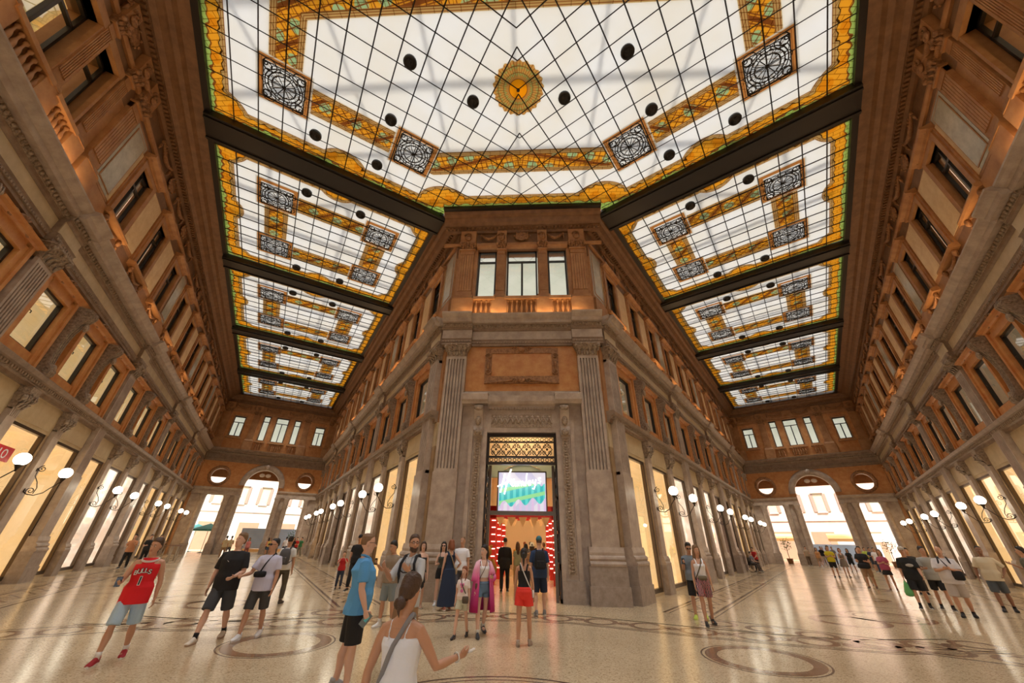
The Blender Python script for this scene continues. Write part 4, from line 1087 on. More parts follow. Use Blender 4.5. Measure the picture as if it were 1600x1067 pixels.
# ================================================================== STREETS OUTSIDE
FAC = mat('sunlit cream facade', (.46,.40,.33), .8, var=(.54,.47,.40), vscale=.6)
FACP = mat('sunlit salmon facade', (.48,.33,.25), .8, var=(.54,.40,.32), vscale=.6)
SHUT = mat('brown shutter', (.25,.16,.12), .7)
HOARD = mat('pale blue hoarding', (.36,.44,.54), .6, var=(.44,.50,.58), vscale=1.5)
AWN = mat('orange awning cloth', (.86,.45,.15), .8); AWC = mat('cream awning cloth', (.86,.80,.68), .8)
UMB = mat('teal parasol cloth', (.12,.42,.36), .8)
LEAF = mat('green leaves', (.10,.20,.05), .7); METAL = mat('brushed metal', (.5,.5,.5), .3, metal=1)
def facade(arm, m, label, s_=74, x0=-17, x1=19):
    o = empty('town_house', ME[arm] @ T(0, -(s_-SEND), 0)); tag(o, label, 'building')
    g = MB(); g.box(x0, x1, -6, 0, 0, 22); g.prof([(0,21.4),(.7,21.8),(.8,22.2),(0,22.3)], x0, x1); g.box(x0, x1, 0, .15, 5.0, 5.3); g.build('wall', m, o)
    for zi, z in enumerate((6.2, 10.6, 15)):
        for k in range(12):
            x = x0+1.6+3*k
            if x > x1-1: break
            g = MB()
            for a in (-.95, .55): g.box(x+a, x+a+.4, 0, .12, z, z+2.4, 0)
            g.box(x-.55, x+.55, -.02, .05, z, z+2.4, 1); g.box(x-.7, x+.7, 0, .3, z+2.5, z+2.65, 2); g.box(x-.6, x+.6, 0, .2, z-.15, z, 2)
            g.build('shuttered_window', [SHUT, MIDD, m], o)
    for k in range(7):
        g = MB(); x = x0+2.5+5*k; g.box(x-1.3, x+1.3, -.1, .05, 0, 3.6, 0); g.build('shop_front', SHOPD, o)
    return o
facade('L', FAC, 'cream town house with brown shutters seen through the left arm exit')
facade('R', FACP, 'salmon town house with brown shutters seen through the right arm exit')
for arm in 'LR':
    o = ME[arm]
    if arm == 'L':
        h = MB(); h.box(-5.6, .8, -9.2, -9.0, .35, 2.7, 0)
        for k in range(9): h.box(-5.6, .8, -9.0, -8.97, .5+.26*k, .52+.26*k, 1)
        q = h.build('site_hoarding', [HOARD, FAC], None, o); tag(q, 'long pale blue hoarding across the street at the left exit', 'fence')
        h = MB(); h.box(-5.6, .8, -8.9, -8.7, 0, .34, 0); q = h.build('road_barrier', AWN, None, o); tag(q, 'low orange barrier at the foot of the blue hoarding', 'barrier')
        for x, y, nm in ((4.0, -5, 'nearer'), (5.6, -9, 'farther')):
            t = empty('cafe_parasol', o @ T(x, y, 0)); tag(t, 'teal cafe parasol outside the left exit, the %s one' % nm, 'parasol', 'teal cafe parasols')
            h = MB(); h.loft([[(r*math.cos(k*PI/4), r*math.sin(k*PI/4), z) for k in range(8)] for r, z in ((1.7,2.25),(1.68,2.4),(.1,3.0),(.02,3.05))], 0, False); h.build('canopy', UMB, t)
            h = MB(); h.tube([(0,0,0),(0,0,2.95)], .03, 6); h.lathe([(.3,0),(.3,.06),(.05,.1)], n=10); h.build('pole', METAL, t)
    else:
        for x, y, m_, nm in ((-1.4,-14,AWN,'orange awning'), (-4.6,-14,AWC,'cream awning'), (5.2,-15,AWN,'small orange awning')):
            t = empty('shop_awning', o @ T(x, y, 0)); tag(t, '%s over a shop front across the street at the right exit' % nm, 'awning')
            h = MB(); h.loft([[(-1.6,0,3.2),(1.6,0,3.2),(1.6,0,3.26),(-1.6,0,3.26)],[(-1.6,2.0,2.6),(1.6,2.0,2.6),(1.6,2.0,2.66),(-1.6,2.0,2.66)]], 0, False); h.box(-1.6,1.6,1.98,2.0,2.35,2.62); h.build('cloth', m_, t)
            h = MB(); [h.tube([(q, 1.9, 2.6),(q, 1.9, 0)], .03, 6) for q in (-1.5, 1.5)]; h.build('posts', METAL, t)
        h = MB(); h.box(-4.5, 3.2, -11.2, -11, 0, 2.0, 0); q = h.build('site_hoarding', HOARD, None, o); tag(q, 'low pale blue hoarding beyond the crowd at the right exit', 'fence')
    for i, x in enumerate((4.4, -4.6) if arm == 'R' else (-4.8,)):
        t = empty('potted_tree', o @ T(x, -3.2-i, 0)); tag(t, 'small potted tree just outside the %s exit, %s bay' % ('right' if arm == 'R' else 'left', 'left' if x > 0 and arm == 'R' else 'right'), 'plant')
        h = MB(); h.lathe([(.25,0),(.32,.5),(.28,.5),(.2,.45)], n=12); h.build('pot', TERRA, t)
        h = MB(); h.tube([(0,0,.4),(.03,.02,1.0),(0,0,1.6)], .035, 6); h.build('trunk', SHUT, t)
        h = MB()
        for k in range(130):
            a, b_, r = random.uniform(0, 2*PI), random.uniform(-1, 1), random.uniform(.2, .62)
            c = Vector((r*math.cos(a)*math.sqrt(1-b_*b_), r*math.sin(a)*math.sqrt(1-b_*b_), 1.9+r*b_*1.2)); v = Vector((random.uniform(-1,1), random.uniform(-1,1), random.uniform(-.4,1))).normalized()*.1; w2 = v.orthogonal().normalized()*.04
            h.add([c-v, c+w2, c+v, c-w2], [(0,1,2,3)])
        h.build('foliage', LEAF, t, fix=False)

# ================================================================== PEOPLE
_mc = {}
def cloth(c, rough=.85, **k):
    key = (tuple(round(q, 3) for q in c), rough)
    if key not in _mc: _mc[key] = mat('cloth %d' % len(_mc), c, rough, bump=.25, bscale=26, **k)
    return _mc[key]
SKIN = {'f': mat('fair skin', (.66,.40,.29), .5), 'm': mat('tanned skin', (.54,.29,.18), .5), 'd': mat('brown skin', (.26,.12,.065), .5)}
HAIRM = {'k': mat('black hair', (.015,.011,.009), .5, bump=.5, bscale=60), 'b': mat('brown hair', (.07,.035,.018), .5, bump=.5, bscale=60), 'l': mat('light brown hair', (.20,.11,.05), .5, bump=.5, bscale=60), 'g': mat('short grey hair', (.32,.28,.24), .6, bump=.4, bscale=60), 'r': mat('reddish hair', (.25,.08,.03), .5, bump=.5, bscale=60)}
EYEW = mat('eye', (.75,.72,.68), .2); EYEB = mat('dark lens', (.01,.01,.012), .12); LIP = mat('lips', (.42,.14,.10), .5)
WHITE = (.86,.86,.90); BLK = (.012,.012,.014); DENIM = (.10,.20,.34); LDENIM = (.38,.52,.64)

def ell(cx, cy, z, a, b, n=20):
    return [(cx+a*math.cos(2*PI*k/n), cy+b*math.sin(2*PI*k/n), z) for k in range(n)]
def person(x, y, h, face, label, sex='m', skin='f', vox=None, legs=((8,4),(-6,8)), arms=('down','down'), lean=0, head=(0,0),
           hair=('short','k'), top=('tee',BLK), bottom=('shorts',BLK), shoes=(.8,.8,.8), sole=(.7,.7,.7), wide=1.0, glasses=None, beard=None, hat=None,
           socks=None, seat=None, group=None, extra=None):
    k = h/1.75; dist = math.hypot(x, y); vx = vox or (.007 if dist < 4.5 else .009 if dist < 9.5 else .012 if dist < 16 else .017 if dist < 30 else .026)
    SH = .178 if sex == 'm' else .148; HP = .088 if sex == 'm' else .090
    if sex == 'm': TR = [(.80,.10,.09,0),(.86,.155,.105,0),(.94,.165,.115,-.005),(1.02,.155,.11,0),(1.10,.150,.105,.005),(1.20,.160,.112,.005),(1.30,.172,.12,.005),(1.37,.168,.11,0),(1.415,.135,.088,-.005),(1.455,.075,.062,-.01)]
    else: TR = [(.80,.10,.09,0),(.86,.160,.110,-.01),(.94,.165,.118,-.012),(1.02,.135,.10,0),(1.10,.118,.09,.004),(1.20,.128,.10,.012),(1.28,.140,.12,.022),(1.36,.138,.10,.008),(1.425,.11,.075,-.004),(1.46,.055,.05,-.01)]
    TR = [(z, a*(wide if z < 1.36 else (wide+1)/2), b*(wide**1.3 if z < 1.33 else 1), o+(wide-1)*.12*(1 if .9 < z < 1.25 else 0)) for z, a, b, o in TR]
    V = Vector
    # skeleton, forward is +y, right hand is +x
    J = {}
    for i, sd in enumerate((1, -1)):
        a, q = R(legs[i][0]), R(legs[i][1]); ab = R(legs[i][2]) if len(legs[i]) > 2 else R(3)
        hp = V((sd*HP, 0, .90)); kn = hp + V((sd*math.sin(ab), math.sin(a)*math.cos(ab), -math.cos(a)*math.cos(ab)))*.42
        an = kn + V((sd*math.sin(ab)*.3, math.sin(a-q), -math.cos(a-q)))*.40
        J['hip', sd], J['knee', sd], J['ank', sd] = hp, kn, an
    dz = (.085 - min(J['ank', 1].z, J['ank', -1].z)) if seat is None else (seat/k - .82)
    LE = R(lean); piv = V((0, 0, .95))
    def up(p):      # lean the upper body forward about the hips
        p = V(p) - piv; c_, s_ = math.cos(LE), math.sin(LE)
        return V((p.x, p.y*c_ + p.z*s_, p.z*c_ - p.y*s_)) + piv if p.z > -.02 else V(p) + piv
    PRE = {'down':(4,9,8,0), 'fwd':(22,8,22,0), 'back':(-22,9,12,0), 'bent':(14,12,82,.45), 'hold':(28,6,92,.15), 'up':(40,10,105,.35), 'cross':(24,10,86,1.1), 'hip':(-22,34,62,.62), 'reach':(32,16,40,-.1), 'clasp':(18,8,70,.8), 'face':(48,14,125,.65), 'point':(25,22,60,-.3), 'wide':(0,20,10,0), 'side':(6,18,78,-.55), 'lap':(25,6,50,.3), 'push':(35,8,45,.0)}
    for i, sd in enumerate((1, -1)):
        a_, b_, e_, w_ = PRE[arms[i]] if isinstance(arms[i], str) else arms[i]
        a, b, e = R(a_), R(b_), R(e_)
        sh = V((sd*SH*(wide*.4+.6), -.005, 1.372)); ud = V((sd*math.sin(b), math.sin(a)*math.cos(b), -math.cos(a)*math.cos(b)))
        fd = V((sd*(math.sin(b)*.4 - w_), math.sin(a+e), -math.cos(a+e))).normalized()
        el = sh + ud*.285; wr = el + fd*.245
        J['sh', sd], J['el', sd], J['wr', sd], J['fd', sd] = sh, el, wr, fd
    for sd in (1, -1):
        f0 = up(J['wr', sd]+J['fd', sd]*.1) ; 
        for q in ('sh', 'el', 'wr'): J[q, sd] = up(J[q, sd])
        J['fd', sd] = (f0 - J['wr', sd]).normalized()
    M = T(x, y, 0) @ RZ(R(face)) @ Matrix.Scale(k, 4) @ T(0, 0, dz)
    root = empty('person', T(x, y, 0) @ RZ(R(face))); tag(root, label, 'person', group)
    LM = Matrix.Scale(k, 4) @ T(0, 0, dz)          # local transform of the parts
    def emit(g, name, m, v=None, parent=root, sub=False):
        o = g.build(name, m, parent, None if sub else None, fix=False)
        if v:
            md = o.modifiers.new('surface', 'REMESH'); md.mode = 'VOXEL'; md.voxel_size = v; md.use_smooth_shade = True
            sm = o.modifiers.new('smooth', 'SMOOTH'); sm.iterations = 2; sm.factor = .5
        return o
    Mx = LM
    HY = R(head[0]); HPi = R(head[1])
    neck = up((0, -.01, 1.47)); HM = T(*neck) @ RX(-LE) @ RZ(HY) @ RX(-HPi)
    def hp_(p): return HM @ V(p)
    # ---- body
    g = MB()
    g.loft([[tuple(up(q)) for q in ell(0, o, z, a, b)] for z, a, b, o in TR], 0, M=Mx)
    g.loft([[tuple(HM @ V(q) if z > .03 else up((q[0], q[1]-.01, q[2]+1.47))) for q in ell(0, yy, z, a, a*(1.05 if z >= 0 else .74), 14)] for z, a, yy in ((-.075,.105,-.005),(-.045,.078,-.003),(-.02,.064,0),(0,.054,.0),(.06,.052,.012),(.10,.05,.02))], 0, M=Mx)
    hs = 1.0 if sex == 'm' else .95
    HR = [(.045,.028,.026,.062),(.062,.046,.050,.038),(.095,.060,.076,.022),(.135,.068,.092,.010),(.175,.073,.097,.004),(.215,.073,.098,0),(.25,.064,.088,-.004),(.275,.045,.065,-.008),(.288,.02,.03,-.01)]
    HR = [(z, a*hs, b*hs, o) for z, a, b, o in HR]
    g.loft([[tuple(hp_(q)) for q in ell(0, o, z, a, b, 18)] for z, a, b, o in HR], 0, M=Mx)
    g.tube([hp_((0,.098*hs,.185)), hp_((0,.112*hs,.155)), hp_((0,.122*hs,.135)), hp_((0,.10*hs,.125))], [.009,.012,.017,.012], 8, M=Mx)
    for sd in (1, -1): g.loft([[tuple(hp_((sd*(.066+.012*i)*hs, -.004+.02*math.cos(t_)*(1+.2*i)-.006*i, .158+.033*math.sin(t_)*(1+.15*i))) ) for t_ in [2*PI*j/8 for j in range(8)]] for i in range(2)], 0, M=Mx)
    lw = (wide-1)*.5+1
    for sd in (1, -1):
        hp, kn, an = J['hip', sd], J['knee', sd], J['ank', sd]
        t1 = [hp.lerp(kn, q) for q in (0, .25, .6, .93)]; t2 = [kn.lerp(an, q) for q in (.1, .35, .7, 1.0)]
        back = V((0, -1, 0))
        r_ = [.088, .084, .062, .050, .048, .056 if sex == 'm' else .052, .040, .034]
        if sex == 'f': r_[0] = .09; r_[1] = .084
        pts = t1 + [t2[0], t2[1]+back*.012, t2[2], t2[3]]
        g.tube(pts, [q*lw for q in r_], 12, M=Mx)
        fa = R(0); g.tube([an+V((0,-.045,-.045)), an+V((0,.05,-.05)), an+V((0,.14,-.062))], [.036,.036,.028], 8, M=Mx)
        sh, el, wr, fd = J['sh', sd], J['el', sd], J['wr', sd], J['fd', sd]
        am = 1.0 if sex == 'm' else .82
        g.tube([up((sd*.07,-.005,1.40)), sh+V((sd*-.01,0,0)), sh.lerp(el,.3), sh.lerp(el,.7), el, el.lerp(wr,.3), el.lerp(wr,.7), wr], [q*am*lw for q in (.052,.056,.050,.043,.038,.040,.031,.024)], 12, M=Mx)
        # hand: palm, four curled fingers, thumb
        side_ = fd.cross(V((0,0,1))); side_ = side_.normalized() if side_.length > .3 else V((0,1,0))
        if abs(fd.z) > .6: wv = V((0,1,0)); wv = (wv - fd*wv.dot(fd)).normalized()      # width of the palm runs front to back when the arm hangs
        else: wv = side_*sd; wv = (wv*.5 + V((0,0,.85))); wv = (wv - fd*wv.dot(fd)).normalized()
        nv = fd.cross(wv).normalized()
        if nv.x*sd > 0: nv = -nv           # palm faces inward
        P0 = wr + fd*.005; hk = am**.4
        g.loft([[tuple(P0+fd*t_*hk + wv*(a*math.cos(q))*hk + nv*(b*math.sin(q))*hk) for q in [2*PI*j/10 for j in range(10)]] for t_, a, b in ((0,.022,.018),(.03,.034,.018),(.065,.040,.017),(.092,.040,.013))], 0, M=Mx)
        for fi, (off, ln) in enumerate(((.030,.070),(.011,.078),(-.009,.073),(-.028,.058))):
            b0 = P0 + (fd*.085 + wv*off)*hk; d1 = (fd + nv*.22).normalized(); d2 = (fd + nv*.85).normalized(); d3 = (fd*.6 + nv*1.0).normalized()
            g.tube([b0, b0+d1*ln*.42*hk, b0+(d1*.42+d2*.34)*ln*hk, b0+(d1*.42+d2*.34+d3*.26)*ln*hk], [.0105,.0098,.009,.0075], 7, M=Mx)
        b0 = P0 + (fd*.025 + wv*.028)*hk; g.tube([b0, b0+(fd*.5+wv*.75).normalized()*.035*hk, b0+(fd*.5+wv*.75).normalized()*.035*hk+(fd*.9+wv*.2+nv*.4).normalized()*.035*hk], [.014,.0115,.009], 7, M=Mx)
    body = emit(g, 'body', SKIN[skin], vx*.9)
    # ---- face
    if dist < 25:
        for sd in (1, -1):
            if glasses != 'sun':
                g = MB(); g.ball(tuple(hp_((sd*.030*hs,.094*hs,.172))), (.013*1, .009, .008), 8, 6, 0, M=Mx); g.ball(tuple(hp_((sd*.030*hs,.101*hs,.172))), (.006,.004,.0065), 6, 5, 1, M=Mx); emit(g, 'eye', [EYEW, EYEB])
            g = MB(); g.tube([hp_((sd*.014*hs,.100*hs,.190)), hp_((sd*.030*hs,.100*hs,.195)), hp_((sd*.046*hs,.088*hs,.188))], [.004,.0055,.003], 5, M=Mx); emit(g, 'eyebrow', HAIRM[hair[1]] if hair[1] else HAIRM['b'])
        g = MB(); g.tube([hp_((-.022,.096*hs,.098)), hp_((0,.104*hs,.099)), hp_((.022,.096*hs,.098))], [.004,.008,.004], 6, M=Mx); emit(g, 'mouth', LIP)
    if glasses:
        g = MB()
        for sd in (1, -1):
            if glasses == 'sun': g.ball(tuple(hp_((sd*.032*hs,.103*hs,.172))), (.027,.008,.019), 8, 5, M=Mx)
            else:
                ct = (sd*.032*hs,.106*hs,.172); g.tube([hp_((ct[0]+.022*math.cos(j*PI/5), ct[1], ct[2]+.015*math.sin(j*PI/5))) for j in range(11)], .0022, 4, M=Mx)
            g.tube([hp_((sd*.055*hs,.098*hs,.176)), hp_((sd*.076*hs,.04,.176)), hp_((sd*.074*hs,-.01,.172))], .003, 4, M=Mx)
        g.tube([hp_((-.012,.11*hs,.175)), hp_((.012,.11*hs,.175))], .003, 4, M=Mx); emit(g, 'sunglasses' if glasses == 'sun' else 'glasses', EYEB)
    if beard:
        g = MB(); g.loft([[tuple(hp_(q)) for q in ell(0, o, z, a, b, 12)] for z, a, b, o in ((.035,.03,.03,.062),(.06,.052,.052,.045),(.09,.066,.075,.028),(.12,.067,.078,.016))], 0, M=Mx); emit(g, 'beard', HAIRM[beard], vx*.7)
    # ---- hair
    st, hc = hair
    if st != 'bald':
        g = MB(); hm = HAIRM[hc]
        if st in ('crop', 'fringe'):
            g.loft([[tuple(hp_(q)) for q in ell(0, o, z, a, b, 16)] for z, a, b, o in ((.14,.060,.05,-.045),(.17,.076,.075,-.028),(.215,.078,.088,-.016),(.255,.071,.09,-.01),(.288,.048,.066,-.01),(.297,.02,.03,-.01))], 0, M=Mx)
        else:
            g.loft([[tuple(hp_(q)) for q in ell(0, o, z, a, b, 16)] for z, a, b, o in ((.10,.050,.04,-.055),(.14,.074,.066,-.038),(.18,.083,.082,-.026),(.22,.086,.094,-.016),(.26,.079,.098,-.008),(.296,.056,.074,-.008),(.312,.02,.03,-.01))], 0, M=Mx)
        if st == 'long':
            g.tube([hp_((0,-.06,.22)), hp_((0,-.085,.10)), hp_((0,-.09,-.02)), hp_((0,-.085,-.12)), hp_((0,-.08,-.2))], [.06,.075,.075,.065,.03], 12, M=Mx, flat=1.1)
            for sd in (1, -1): g.tube([hp_((sd*.06,.02,.24)), hp_((sd*.083,.0,.13)), hp_((sd*.085,.01,.02)), hp_((sd*.075,.05,-.09))], [.03,.03,.028,.015], 8, M=Mx)
        if st == 'bob':
            g.tube([hp_((0,-.05,.2)), hp_((0,-.07,.08)), hp_((0,-.06,.02))], [.07,.08,.06], 12, M=Mx)
            for sd in (1, -1): g.tube([hp_((sd*.06,.02,.24)), hp_((sd*.085,.0,.13)), hp_((sd*.085,.0,.03))], [.03,.03,.02], 8, M=Mx)
        if st == 'bun': g.ball(tuple(hp_((0,-.115,.09))), (.05,.045,.05), 10, 8, M=Mx); g.tube([hp_((0,-.07,.2)), hp_((0,-.1,.13)), hp_((0,-.105,.08))], [.06,.055,.04], 10, M=Mx)
        if st == 'lowbun': g.ball(tuple(hp_((0,-.115,.055))), (.052,.045,.048), 12, 8, M=Mx); g.tube([hp_((0,-.05,.22)), hp_((0,-.075,.15)), hp_((0,-.085,.09))], [.066,.060,.045], 12, M=Mx); g.tube([hp_((.01,-.13,.05)), hp_((.015,-.13,.0)), hp_((.03,-.12,-.04))], [.02,.014,.004], 6, M=Mx)
        if st == 'pony': g.tube([hp_((0,-.08,.22)), hp_((0,-.13,.18)), hp_((0,-.135,.06)), hp_((0,-.12,-.06))], [.03,.035,.03,.01], 8, M=Mx)
        if st == 'braids':
            for sd in (1, -1):
                pts = [hp_((sd*.07,-.02,.12)), hp_((sd*.085,.03,.02)), hp_((sd*.07,.08,-.06)), hp_((sd*.065,.09,-.14))]; g.tube(pts, [.022,.02,.018,.012], 8, M=Mx)
        emit(g, 'hair', hm, vx*.8)
    if hat:
        kind, hcol = hat; g = MB()
        if kind == 'cap':
            g.loft([[tuple(hp_(q)) for q in ell(0, o, z, a, b, 16)] for z, a, b, o in ((.205,.086,.105,-.004),(.25,.084,.102,-.004),(.29,.064,.08,-.006),(.315,.03,.04,-.008))], 0, M=Mx)
            g.loft([[tuple(hp_((q*.075*math.cos(t_), .07+q*.11*math.sin(t_), .212+dz_-.012*q)) ) for t_ in [PI*j/8 for j in range(9)]] for q, dz_ in ((.4,0),(1,0),(1,.008),(.4,.01))], 0, M=Mx)
        else:
            g.loft([[tuple(hp_(q)) for q in ell(0, -.004, z, a, a*1.15, 18)] for z, a in ((.18,.14),(.186,.145),(.215,.092),(.27,.086),(.31,.07),(.322,.03))], 0, M=Mx)
        emit(g, 'cap' if kind == 'cap' else 'sun_hat', cloth(hcol))
    # ---- clothes
    def torso(z0, z1, e, zt=1.0, top_w=1.0, g=None, fl=0.0, over=False):
        g = g or MB(); rows = []
        tr = [(z0,)+interp(z0)] + [(z, a, b, o) for z, a, b, o in TR if z0+.01 < z < z1-.01] + [(z1,)+interp(z1)]
        for z, a, b, o in tr:
            q = (z - z0)/max(.01, z1-z0); ee = e + fl*(1-q)*.5
            a, b = (a+ee, b+ee)
            if sex == 'm' or fl: 
                a = max(a, .150*wide+ee*.8) if z < 1.3 else a; b = max(b, .108+ee*.7) if z < 1.3 else b
            if z < 1.03 and over: a = max(a, (.206 if sex == 'm' else .196)*lw); b = max(b, .152*lw)
            rows.append([tuple(up(p)) for p in ell(0, o, z, a*(top_w if z > 1.37 else 1), b)])
        g.loft(rows, 0, M=Mx); return g
    def interp(z):
        for p, q in zip(TR, TR[1:]):
            if p[0] <= z <= q[0]:
                t_ = (z-p[0])/(q[0]-p[0]); return tuple(p[i]+(q[i]-p[i])*t_ for i in (1,2,3))
        return TR[0][1:] if z < TR[0][0] else TR[-1][1:]
    kind, tc = top[0], top[1]
    tm = tc if not isinstance(tc, tuple) else cloth(tc)
    if kind in ('tee', 'shirt', 'jacket'):
        hem = {'tee':.86, 'shirt':.82, 'jacket':.74}[kind]; sl = {'tee':.62, 'shirt':.72, 'jacket':1.95}[kind]
        if len(top) > 2: sl = top[2]
        if len(top) > 3: hem = top[3]
        g = torso(hem, 1.448, .015, g=MB(), fl=.012, over=True)
        for sd in (1, -1):
            sh, el, wr = J['sh', sd], J['el', sd], J['wr', sd]; am = lw*(1 if sex == 'm' else .86)
            pts = [up((sd*.06,-.005,1.402)), sh+V((0,0,.002)), sh.lerp(el, .35)]
            rs = [.056, .064, .068]
            if sl <= 1: pts.append(sh.lerp(el, sl)); rs.append(.068)
            else: pts += [sh.lerp(el,.7), el, el.lerp(wr, .4), el.lerp(wr, sl-1)]; rs += [.064,.055,.05,.042]
            g.tube(pts, [q*am for q in rs], 14, M=Mx)
        emit(g, {'tee':'t_shirt', 'shirt':'shirt', 'jacket':'jacket'}[kind], tm, vx)
        if kind == 'shirt':
            g = MB()
            for sd in (1, -1): g.tube([up((0,-.062,1.485)), up((sd*.055,-.03,1.485)), up((sd*.058,.03,1.465)), up((sd*.02,.085,1.43))], [.018,.018,.018,.012], 6, M=Mx)
            emit(g, 'collar', tm, vx*.8)
    elif kind in ('tank', 'vest', 'crop', 'strapless'):
        z0 = top[2] if len(top) > 2 else {'tank':.93, 'vest':.84, 'crop':1.10, 'strapless':.93}[kind]
        g = torso(z0, 1.33 if kind != 'vest' else 1.36, .010 if kind != 'vest' else .016, over=kind == 'vest')
        if kind == 'vest':
            g.loft([[tuple(up(p)) for p in ell(0, o, z, a, b)] for z, a, b, o in ((1.33,.165*wide,.125,.004),(1.38,.128,.118,0),(1.43,.118,.098,-.004),(1.455,.10,.07,-.006))], 0, M=Mx)
        elif kind != 'strapless':
            sw = .016 if len(top) < 4 else top[3]
            for sd in (1, -1): g.tube([up((sd*.075,.118,1.30)), up((sd*.082,.10,1.38)), up((sd*.085,.03,1.445)), up((sd*.082,-.045,1.435)), up((sd*.07,-.098,1.36)), up((sd*.065,-.10,1.30))], sw, 8, M=Mx)
        emit(g, {'tank':'tank_top', 'vest':'basketball_vest', 'crop':'cropped_top', 'strapless':'strapless_top'}[kind], tm, vx)
    elif kind == 'dress':
        z0 = top[2]; g = torso(.90, 1.36, .014); n_ = 6
        for sd in (1, -1): g.tube([up((sd*.075,.118,1.31)), up((sd*.085,.10,1.38)), up((sd*.09,.03,1.44)), up((sd*.085,-.045,1.43)), up((sd*.075,-.1,1.33))], .03, 8, M=Mx)
        g.loft([ell(0, 0, 1.0-(1.0-z0)*q/n_, .178+top[3]*q/n_, .140+top[3]*.75*q/n_, 24) for q in range(n_+1)], 0, M=Mx); emit(g, 'dress', tm, vx)
    bk_, bc = bottom[0], bottom[1]
    bm_ = bc if not isinstance(bc, tuple) else cloth(bc)
    if bk_ in ('shorts', 'trousers'):
        ln = bottom[2] if len(bottom) > 2 else (.85 if bk_ == 'shorts' else 1.93)
        g = torso(.80, 1.0 if sex == 'm' else 1.03, .012)
        for sd in (1, -1):
            hp, kn, an = J['hip', sd], J['knee', sd], J['ank', sd]; fl = bottom[3] if len(bottom) > 3 else 1.0
            pts = [hp+V((0,0,.04)), hp.lerp(kn, .12), hp.lerp(kn, min(ln, .5)), hp.lerp(kn, min(ln, 1.0))]; rs = [.088,.098,.092*fl,(.084 if ln > .6 else .096)*fl]
            if ln > 1: pts += [kn.lerp(an,.35), kn.lerp(an, ln-1)]; rs[-1] = .068*fl; rs += [.076*fl, .060*fl]
            g.tube(pts, [q*lw for q in rs], 14, M=Mx)
        emit(g, bk_, bm_, vx)
        g = MB(); g.loft([[tuple(p) for p in ell(0, interp(1.0)[2], z, interp(1.0)[0]+.018, interp(1.0)[1]+.018)] for z in (.975, 1.01)], 0, M=Mx)
        if top[0] in ('crop', 'tank'): emit(g, 'waistband', bm_)
    elif bk_ == 'skirt':
        g = MB(); z0 = bottom[2]; g.loft([ell(0, -.004, 1.03-(1.03-z0)*q/5, .128+(.10 if len(bottom) < 4 else bottom[3])*q/5, .10+.085*q/5, 24) for q in range(6)], 0, M=Mx); emit(g, 'skirt', bm_, vx)
    # ---- shoes
    for i, sd in enumerate((1, -1)):
        an, kn = J['ank', sd], J['knee', sd]; lift = max(0.0, an.z + dz - .085)
        pit = min(.9, lift*5) if legs[i][0] < 0 else -min(.5, lift*3)
        if seat is not None: pit = 0
        FM = Mx @ T(an.x, an.y, an.z) @ RZ(-sd*.12) @ RX(-pit) @ T(0, 0, -.085)
        g = MB(); sw = .044 if sex == 'm' else .038
        g.loft([[(a*sw*math.cos(q), yy, zc + hz*math.sin(q)*(1 if math.sin(q) > 0 else .5)) for q in [2*PI*j/12 for j in range(12)]] for yy, a, zc, hz in ((-.075,.5,.045,.03),(-.06,.85,.04,.065),(-.02,.95,.04,.075),(.03,.98,.04,.068),(.08,1.05,.035,.045),(.14,1.1,.03,.03),(.18,.95,.028,.022),(.20,.5,.028,.012))], 0, M=FM)
        g.tube([(0,-.03,.07),(0,-.025,.115)], [.042,.040], 10, M=FM)
        g.loft([[(a*sw*math.cos(q)*1.06, yc+ly*math.sin(q), z) for q in [2*PI*j/16 for j in range(16)]] for z, a, yc, ly in ((0,1.04,.062,.142),(.03,1.08,.062,.146),(.036,.9,.062,.13))], 1, False, M=FM)
        emit(g, 'shoe', [cloth(shoes, .6), cloth(sole, .6)])
        if socks:
            g = MB(); g.tube([an+V((0,0,-.02)), an.lerp(kn, .12), an.lerp(kn, socks[1])], [.040,.040,.044], 10, M=Mx); emit(g, 'sock', cloth(socks[0]))
    root['_u'] = 1; del root['_u']
    info = dict(root=root, LM=LM, J=J, up=up, hp=hp_, k=k, W=T(x, y, 0) @ RZ(R(face)) @ LM, emit=emit, x=x, y=y, torso=torso, interp=interp)
    return info
def worn(info, name, g, m, label, cat):      # a carried thing: its own object, standing where it is carried
    r = info['root']; o = g.build(name, m, None, r.matrix_basis.copy(), fix=False); tag(o, label, cat); return o
def part(info, name, g, m): return g.build(name, m, info['root'], fix=False)
